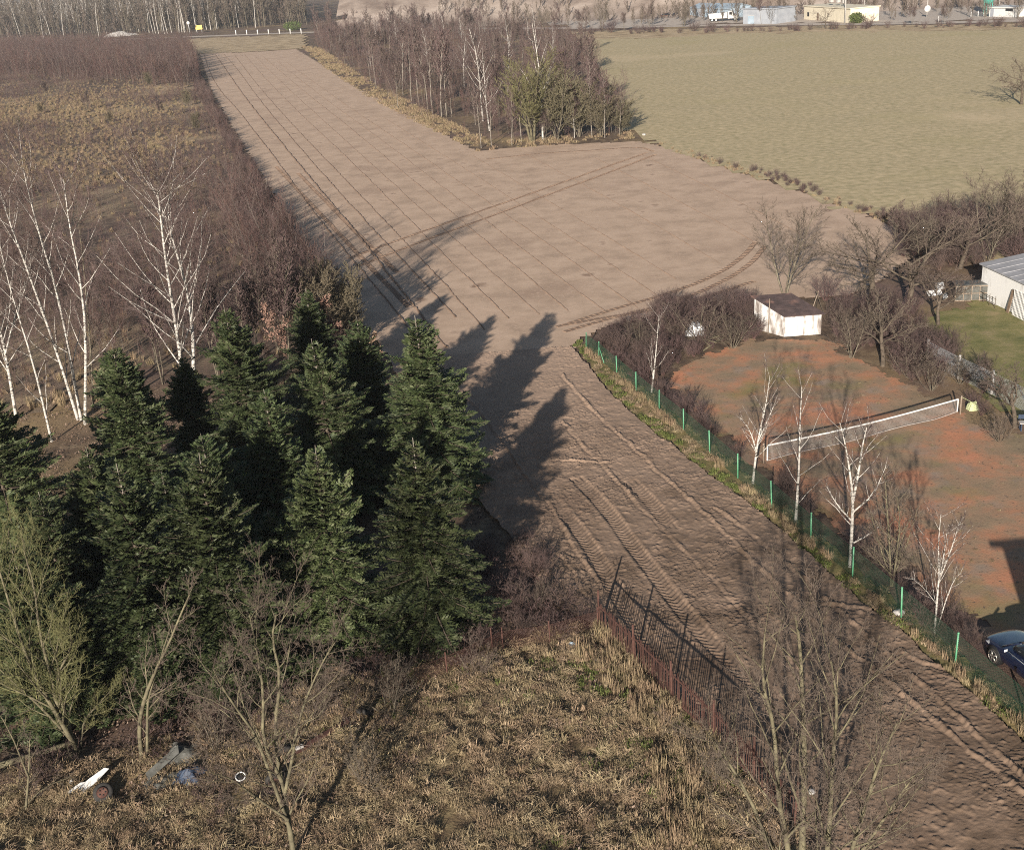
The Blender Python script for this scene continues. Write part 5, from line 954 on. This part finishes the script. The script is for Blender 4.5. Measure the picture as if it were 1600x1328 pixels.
# clods pushed up beside the tracks of the field
# ------------------------------------------------------------------ far buildings, truck, poles
def building(name, label, bl, br, depth, h, mat, roofmat, cat='building', pitch=0., wins=(), roofrise=None):
    a, b = g(*bl), g(*br); l, ang = frame_at(a, b); e = thing(name, label, cat, a, ang)
    for nm, bx_ in (('wall', (0, l, 0, .25, 0, h)), ('wall', (0, l, depth-.25, depth, 0, h+pitch)), ):
        ob(nm, boxes(nm, [bx_], mat), e)
    for x0, x1 in ((.003, .25), (l-.25, l-.003)):
        V = [(x0, .25, 0), (x1, .25, 0), (x1, depth-.25, 0), (x0, depth-.25, 0), (x0, .25, h), (x1, .25, h), (x1, depth-.25, h+pitch), (x0, depth-.25, h+pitch)]; ob('wall', mesh('wall', V, BF, mat=mat), e)
    if roofrise:
        V = [(-.4, -.4, h-.1), (l+.4, -.4, h-.1), (l+.4, depth/2, h+roofrise), (-.4, depth/2, h+roofrise), (l+.4, depth+.4, h-.1), (-.4, depth+.4, h-.1)]; V += [(x, y, z+.2) for x, y, z in V]
        ob('roof', mesh('roof', V, [(0, 3, 2, 1), (3, 5, 4, 2), (6, 7, 8, 9), (9, 8, 10, 11), (0, 1, 7, 6), (5, 11, 10, 4), (0, 6, 9, 3), (3, 9, 11, 5), (1, 2, 8, 7), (2, 4, 10, 8)], mat=roofmat), e)
        for x in (.02, l-.22): ob('gable', mesh('gable', [(x, .02, h), (x+.2, .02, h), (x, depth-.02, h), (x+.2, depth-.02, h), (x, depth/2, h+roofrise*.96), (x+.2, depth/2, h+roofrise*.96)], [(0, 2, 4), (1, 5, 3), (0, 1, 3, 2), (0, 4, 5, 1), (2, 3, 5, 4)], mat=mat), e)
    else:
        V = [(-.3, -.3, h+.01), (l+.3, -.3, h+.01), (l+.3, depth+.3, h+pitch+.01), (-.3, depth+.3, h+pitch+.01)]; V += [(x, y, z+.25) for x, y, z in V]; ob('roof', mesh('roof', V, BF, mat=roofmat), e)
    for (x, z, ww, hh, m_) in wins:
        wo = ob('door' if z < .1 else 'window', boxes('window', [(x*l, x*l+ww, -.06, .0-.003, z, z+hh)], m_), e)
        ob('frame', boxes('window_frame', [(x*l-.08, x*l+ww+.08, -.08, -.061, z+hh, z+hh+.12)], m_conc), wo)
    return e, l
def hpx(top, base): return ht(top[0], top[1], g(*base))
building('workshop', 'blue sheet-metal shed with pale blue roof behind the white truck', (1078, 27), (1140, 29), 9, hpx((1085, 13), (1085, 27)), m_blues, m_blues, roofrise=1.2, wins=[(.2, 0, 4, 3, m_greyb)])
building('warehouse', 'grey blue flat building beside the far road', (1161, 38), (1213, 38), 9, hpx((1185, 15), (1185, 38)), m_greyb, m_greyb, wins=[(.15, 0, 2.4, 2.4, m_blues)])
e, l = building('office_block', 'cream low building with roof boxes beside the poles', (1256, 31), (1328, 37), 9, hpx((1310, 15), (1310, 37)), m_cream, m_cream, wins=[(.08, 1.0, 1.2, 1.2, m_glass), (.3, 0, 1.1, 2.2, m_brownw)])
for k, x in enumerate((.35, .5, .62)): ob('roof_box', boxes('roof_box', [(x*l, x*l+1, 3, 4, 5.05, 6.0)], m_conc), e)
e, l = building('white_cabin', 'white building with dark window at the upper right edge', (1545, 27), (1586, 28), 6, hpx((1560, 13), (1560, 27)), m_wpaint, m_wpaint, wins=[(.62, 1.6, 2.6, .8, m_glass), (.05, 0, 1.2, 2.2, m_greyb)])
si = thing('silo', 'teal green silo standing behind the white building', 'silo', g(1543, 22)); ob('drum', tube('drum', [(0, 0, 2.5), (0, 0, 3.4), (0, 0, 9), (0, 0, 9.8)], [.5, 1.5, 1.5, .6], m_teal, 18), si)
for k in range(4): ob('leg', tube('leg', [(1.2*math.cos(k*1.57), 1.2*math.sin(k*1.57), 0), (1.2*math.cos(k*1.57), 1.2*math.sin(k*1.57), 3.5)], [.1, .1], m_teal, 6), si)
tk = thing('truck', 'white dump truck parked in front of the blue shed', 'truck', g(1124, 34), -.35)
ob('cab', mesh('cab', [(3.0, -1.2, .8), (5.0, -1.2, .8), (5.0, 1.2, .8), (3.0, 1.2, .8), (3.0, -1.15, 3.1), (4.5, -1.1, 3.1), (4.5, 1.1, 3.1), (3.0, 1.15, 3.1)], BF, mat=m_wpaint), tk); ob('bonnet', boxes('bonnet', [(5.01, 6.4, -1.1, 1.1, .8, 1.9)], m_wpaint, .15), tk)
ob('windscreen', mesh('windscreen', [(4.86, -1.0, 2.0), (4.86, 1.0, 2.0), (4.56, .95, 2.95), (4.56, -.95, 2.95)], [(0, 1, 2, 3)], mat=m_glass), tk); ob('side_window', boxes('side_window', [(3.4, 4.3, -1.23, -1.16, 1.95, 2.8)], m_glass), tk); ob('chassis', boxes('chassis', [(-3.2, 6.2, -.5, .5, .6, .79)], m_black), tk)
ob('dump_body', mesh('dump_body', [(-3.0, -1.2, 1.0), (2.7, -1.2, 1.0), (2.7, 1.2, 1.0), (-3.0, 1.2, 1.0), (-3.4, -1.3, 2.5), (2.8, -1.3, 2.7), (2.8, 1.3, 2.7), (-3.4, 1.3, 2.5)], BF, mat=m_wpaint), tk)
for x in (5.3, -.9, -2.2):
    for s in (-1, 1):
        w_ = ob('wheel', None, tk, (x, s*1.0, .5)); ob('tyre', tube('tyre', [(0, -.18, 0), (0, .18, 0)], [.52, .52], m_rubber, 16), w_); ob('rim', tube('rim', [(0, s*.181, 0), (0, s*.19, 0)], [.28, .26], m_steel, 12), w_)
def small_car(label, b, rz, mat):
    e = thing('car', label, 'car', g(*b), rz); ob('body', mesh('cbody', [(-2.1, -.85, .3), (2.1, -.85, .3), (2.1, .85, .3), (-2.1, .85, .3), (-2.05, -.82, .95), (2.0, -.8, .85), (2.0, .8, .85), (-2.05, .82, .95)], BF, mat=mat), e); ob('cabin', mesh('ccab', [(-1.8, -.78, .94), (1.0, -.78, .9), (1.0, .78, .9), (-1.8, .78, .94), (-1.3, -.62, 1.45), (.3, -.62, 1.45), (.3, .62, 1.45), (-1.3, .62, 1.45)], BF, mat=m_glass), e); ob('roof', boxes('croof', [(-1.28, .28, -.6, .6, 1.452, 1.5)], mat), e)
    for x in (1.3, -1.3):
        for s in (-1, 1): ob('wheel', tube('cwheel', [(x, s*.7, .31), (x, s*.88, .31)], [.31, .31], m_rubber, 14), e)
small_car('dark red parked car left of the blue shed', (1042, 28), .3, m_rust); small_car('dark grey parked car beside the bare tree left of the blue shed', (1058, 27), .3, m_black)
rnp = random.Random(2)
for i, (x, yb, yt, r) in enumerate([(1320, 38, -30, .16), (1340, 24, -30, .14), (1346, 26, -30, .14), (1350, 24, -30, .12), (1448, 28, -20, .14), (1561, 12, -30, .14)]):
    p = g(x, yb); h = max(8, ht(x, yt, p)); e = thing('utility_pole', ['tall pole in front of the cream building', 'leftmost of three poles behind the cream building', 'middle of three poles behind the cream building', 'rightmost of three poles behind the cream building', 'pole with round white sign on the sandy slope', 'pale mast behind the white building'][i], 'pole', p); ob('shaft', tube('shaft', [(0, 0, 0), (0, 0, h)], [r, r*.7], m_conc, 8), e)
    if i == 4: ob('sign_disc', tube('sign_disc', [(0, -.2, 2.4), (0, -.26, 2.4)], [.9, .9], m_wpaint, 18), e)
    else: ob('crossarm', boxes('crossarm', [(-.9, .9, -.08, .08, h-1, h-.8)], m_wood), e)
for i in range(7):
    p = g(369+i*17, 55.2-i*.35); e = ob('marker_post', tube('marker_post', [(0, 0, 0), (0, 0, 1.9), (0, 0, 2.1)], [.22, .22, .08], m_wpaint, 8), None, p, label='white marker post in the row along the far road', category='post', group='white marker posts along the far road')
for i, (x, y) in enumerate([(1517, 28), (1528, 27), (1537, 26), (1362, 37), (1466, 36)]):
    ob('marker_post', tube('marker_post', [(0, 0, 0), (0, 0, 1.5), (0, 0, 1.65)], [.12, .12, .05], m_wpaint, 8), None, g(x, y), label=['white post left of the white building, farthest from it', 'white post left of the white building, middle one', 'white post nearest the white building', 'short white post beside the green bush', 'lone white post by the slope road'][i], category='post')
ys = thing('road_sign', 'yellow board on posts beside the far road at top left', 'sign', g(312, 52), .1)
ob('board', boxes('board', [(-1.6, 1.6, -.06, .06, 1.6, 3.6)], m_yellow), ys)
for x in (-1.2, 1.2): ob('post', tube('post', [(x, .1, 0), (x, .1, 3.2)], [.09, .09], m_steel, 8), ys)
ws = thing('road_sign', 'small white sign on a pole left of the yellow board', 'sign', g(297, 54)); ob('post', tube('post', [(0, 0, 0), (0, 0, 6)], [.1, .1], m_steel, 8), ws); ob('plate', tube('plate', [(0, -.1, 5.2), (0, -.16, 5.2)], [.75, .75], m_wpaint, 16), ws)
cloth_blob('gravel_heap', 'pale heap beside the far road at top left', 'heap', g(187, 57), 8, 4, 2.2, m_conc, 21)
def leafy_bush(label, b, top, wd, seed, mat):
    p = g(*b); h = ht(top[0], top[1], p); r2 = np.random.RandomState(seed); n = 1400; v = r2.normal(0, 1, (n, 3)); v /= np.linalg.norm(v, axis=1)[:, None]; v *= r2.uniform(.6, 1.05, (n, 1)); v *= np.array([wd, wd, h/2]); v[:, 2] += h/2
    A = r2.normal(0, .28, (n, 3)); B = np.cross(A, r2.normal(0, 1, (n, 3))); B = B/np.linalg.norm(B, axis=1)[:, None]*.12; V, Fc = quads(v, A, B); e = thing('bush', label, 'bush', p); ob('foliage', mesh('foliage', V, Fc, False, mat), e); ob('trunk', tube('trunk', [(0, 0, 0), (0, 0, h*.6)], [.15, .05], m_grey, 6), e)
leafy_bush('green round bush right of the cream building', (1338, 37), (1338, 20), 2.0, 3, m_hedge)
leafy_bush('dark green bush at the forest edge beside the far road', (458, 48), (458, 34), 4.2, 4, m_hedge)
# ------------------------------------------------------------------ houses just outside the view, whose shadows reach into it
def house(label, x0, x1, y0, y1, he, hr_, seed, chim=()):
    e = thing('house', label, 'house', (x0, y0, 0)); l, w_ = x1-x0, y1-y0
    for b_ in ((0, l, 0, .3, 0, he), (0, l, w_-.3, w_, 0, he), (.002, .3, .3, w_-.3, 0, he), (l-.3, l-.002, .3, w_-.3, 0, he)): ob('wall', boxes('wall', [b_], m_white), e)
    V = [(-.4, -.4, he-.1), (l+.4, -.4, he-.1), (l+.4, w_/2, hr_), (-.4, w_/2, hr_), (l+.4, w_+.4, he-.1), (-.4, w_+.4, he-.1)]; V += [(x, y, z+.2) for x, y, z in V]
    rf_ = ob('roof', mesh('roof', V, [(0, 3, 2, 1), (3, 5, 4, 2), (6, 7, 8, 9), (9, 8, 10, 11), (0, 1, 7, 6), (5, 11, 10, 4), (0, 6, 9, 3), (3, 9, 11, 5), (1, 2, 8, 7), (2, 4, 10, 8)], mat=m_tile), e)
    for x in (.02, l-.22): ob('gable', mesh('gable', [(x, .02, he), (x+.2, .02, he), (x, w_-.02, he), (x+.2, w_-.02, he), (x, w_/2, hr_*.985), (x+.2, w_/2, hr_*.985)], [(0, 2, 4), (1, 5, 3), (0, 1, 3, 2), (0, 4, 5, 1), (2, 3, 5, 4)], mat=m_white), e)
    for (cx, cy, cw, ch) in chim: ob('chimney', boxes('chimney', [(cx-x0-cw/2, cx-x0+cw/2, cy-y0-.3, cy-y0+.3, he-.5, ch)], m_brick), rf_)
    for k in range(2):
        wo = ob('window', boxes('window', [(1.2+k*l*.45, 2.4+k*l*.45, w_+.002, w_+.03, 1.1, 2.4)], m_glass), e); ob('sill', boxes('sill', [(1.1+k*l*.45, 2.5+k*l*.45, w_+.002, w_+.12, 1.0, 1.09)], m_conc), wo)
    return e
house('house under the drone whose chimneys cast shadows onto the clearing', -10, 1, -2, 5.5, 4.2, 6.6, 1, [(-6.4, 3.2, .9, 7.5), (-5.0, 3.2, 1.3, 7.4)])
house('house beyond the right edge shading the court behind the parked car', 16.0, 28, 14, 25.0, 5.4, 7.0, 2)
p = Vector((-15.2, .8, 0)); e = thing('fir_tree', 'fir beside the house under the drone, seen only by its shadow', 'tree', p, 2); ob('trunk', firs[2][0], e); ob('crown', firs[2][1], e)

# ------------------------------------------------------------------ thin spring haze
hz = bpy.data.materials.new('haze'); hz.use_nodes = True; n = hz.node_tree.nodes; n.remove(n['Principled BSDF'])
pv = n.new('ShaderNodeVolumePrincipled'); pv.inputs['Color'].default_value = (.86, .9, .95, 1); pv.inputs['Density'].default_value = .00016; pv.inputs['Anisotropy'].default_value = .2
hz.node_tree.links.new(pv.outputs[0], n['Material Output'].inputs['Volume'])
ob('haze', mesh('haze', boxv(-5100, 5100, -2100, 7100, -1, 46), BF, mat=hz), kind='stuff', label='thin pale haze in the air over the whole scene', category='haze')
scene.cycles.volume_bounces = 0
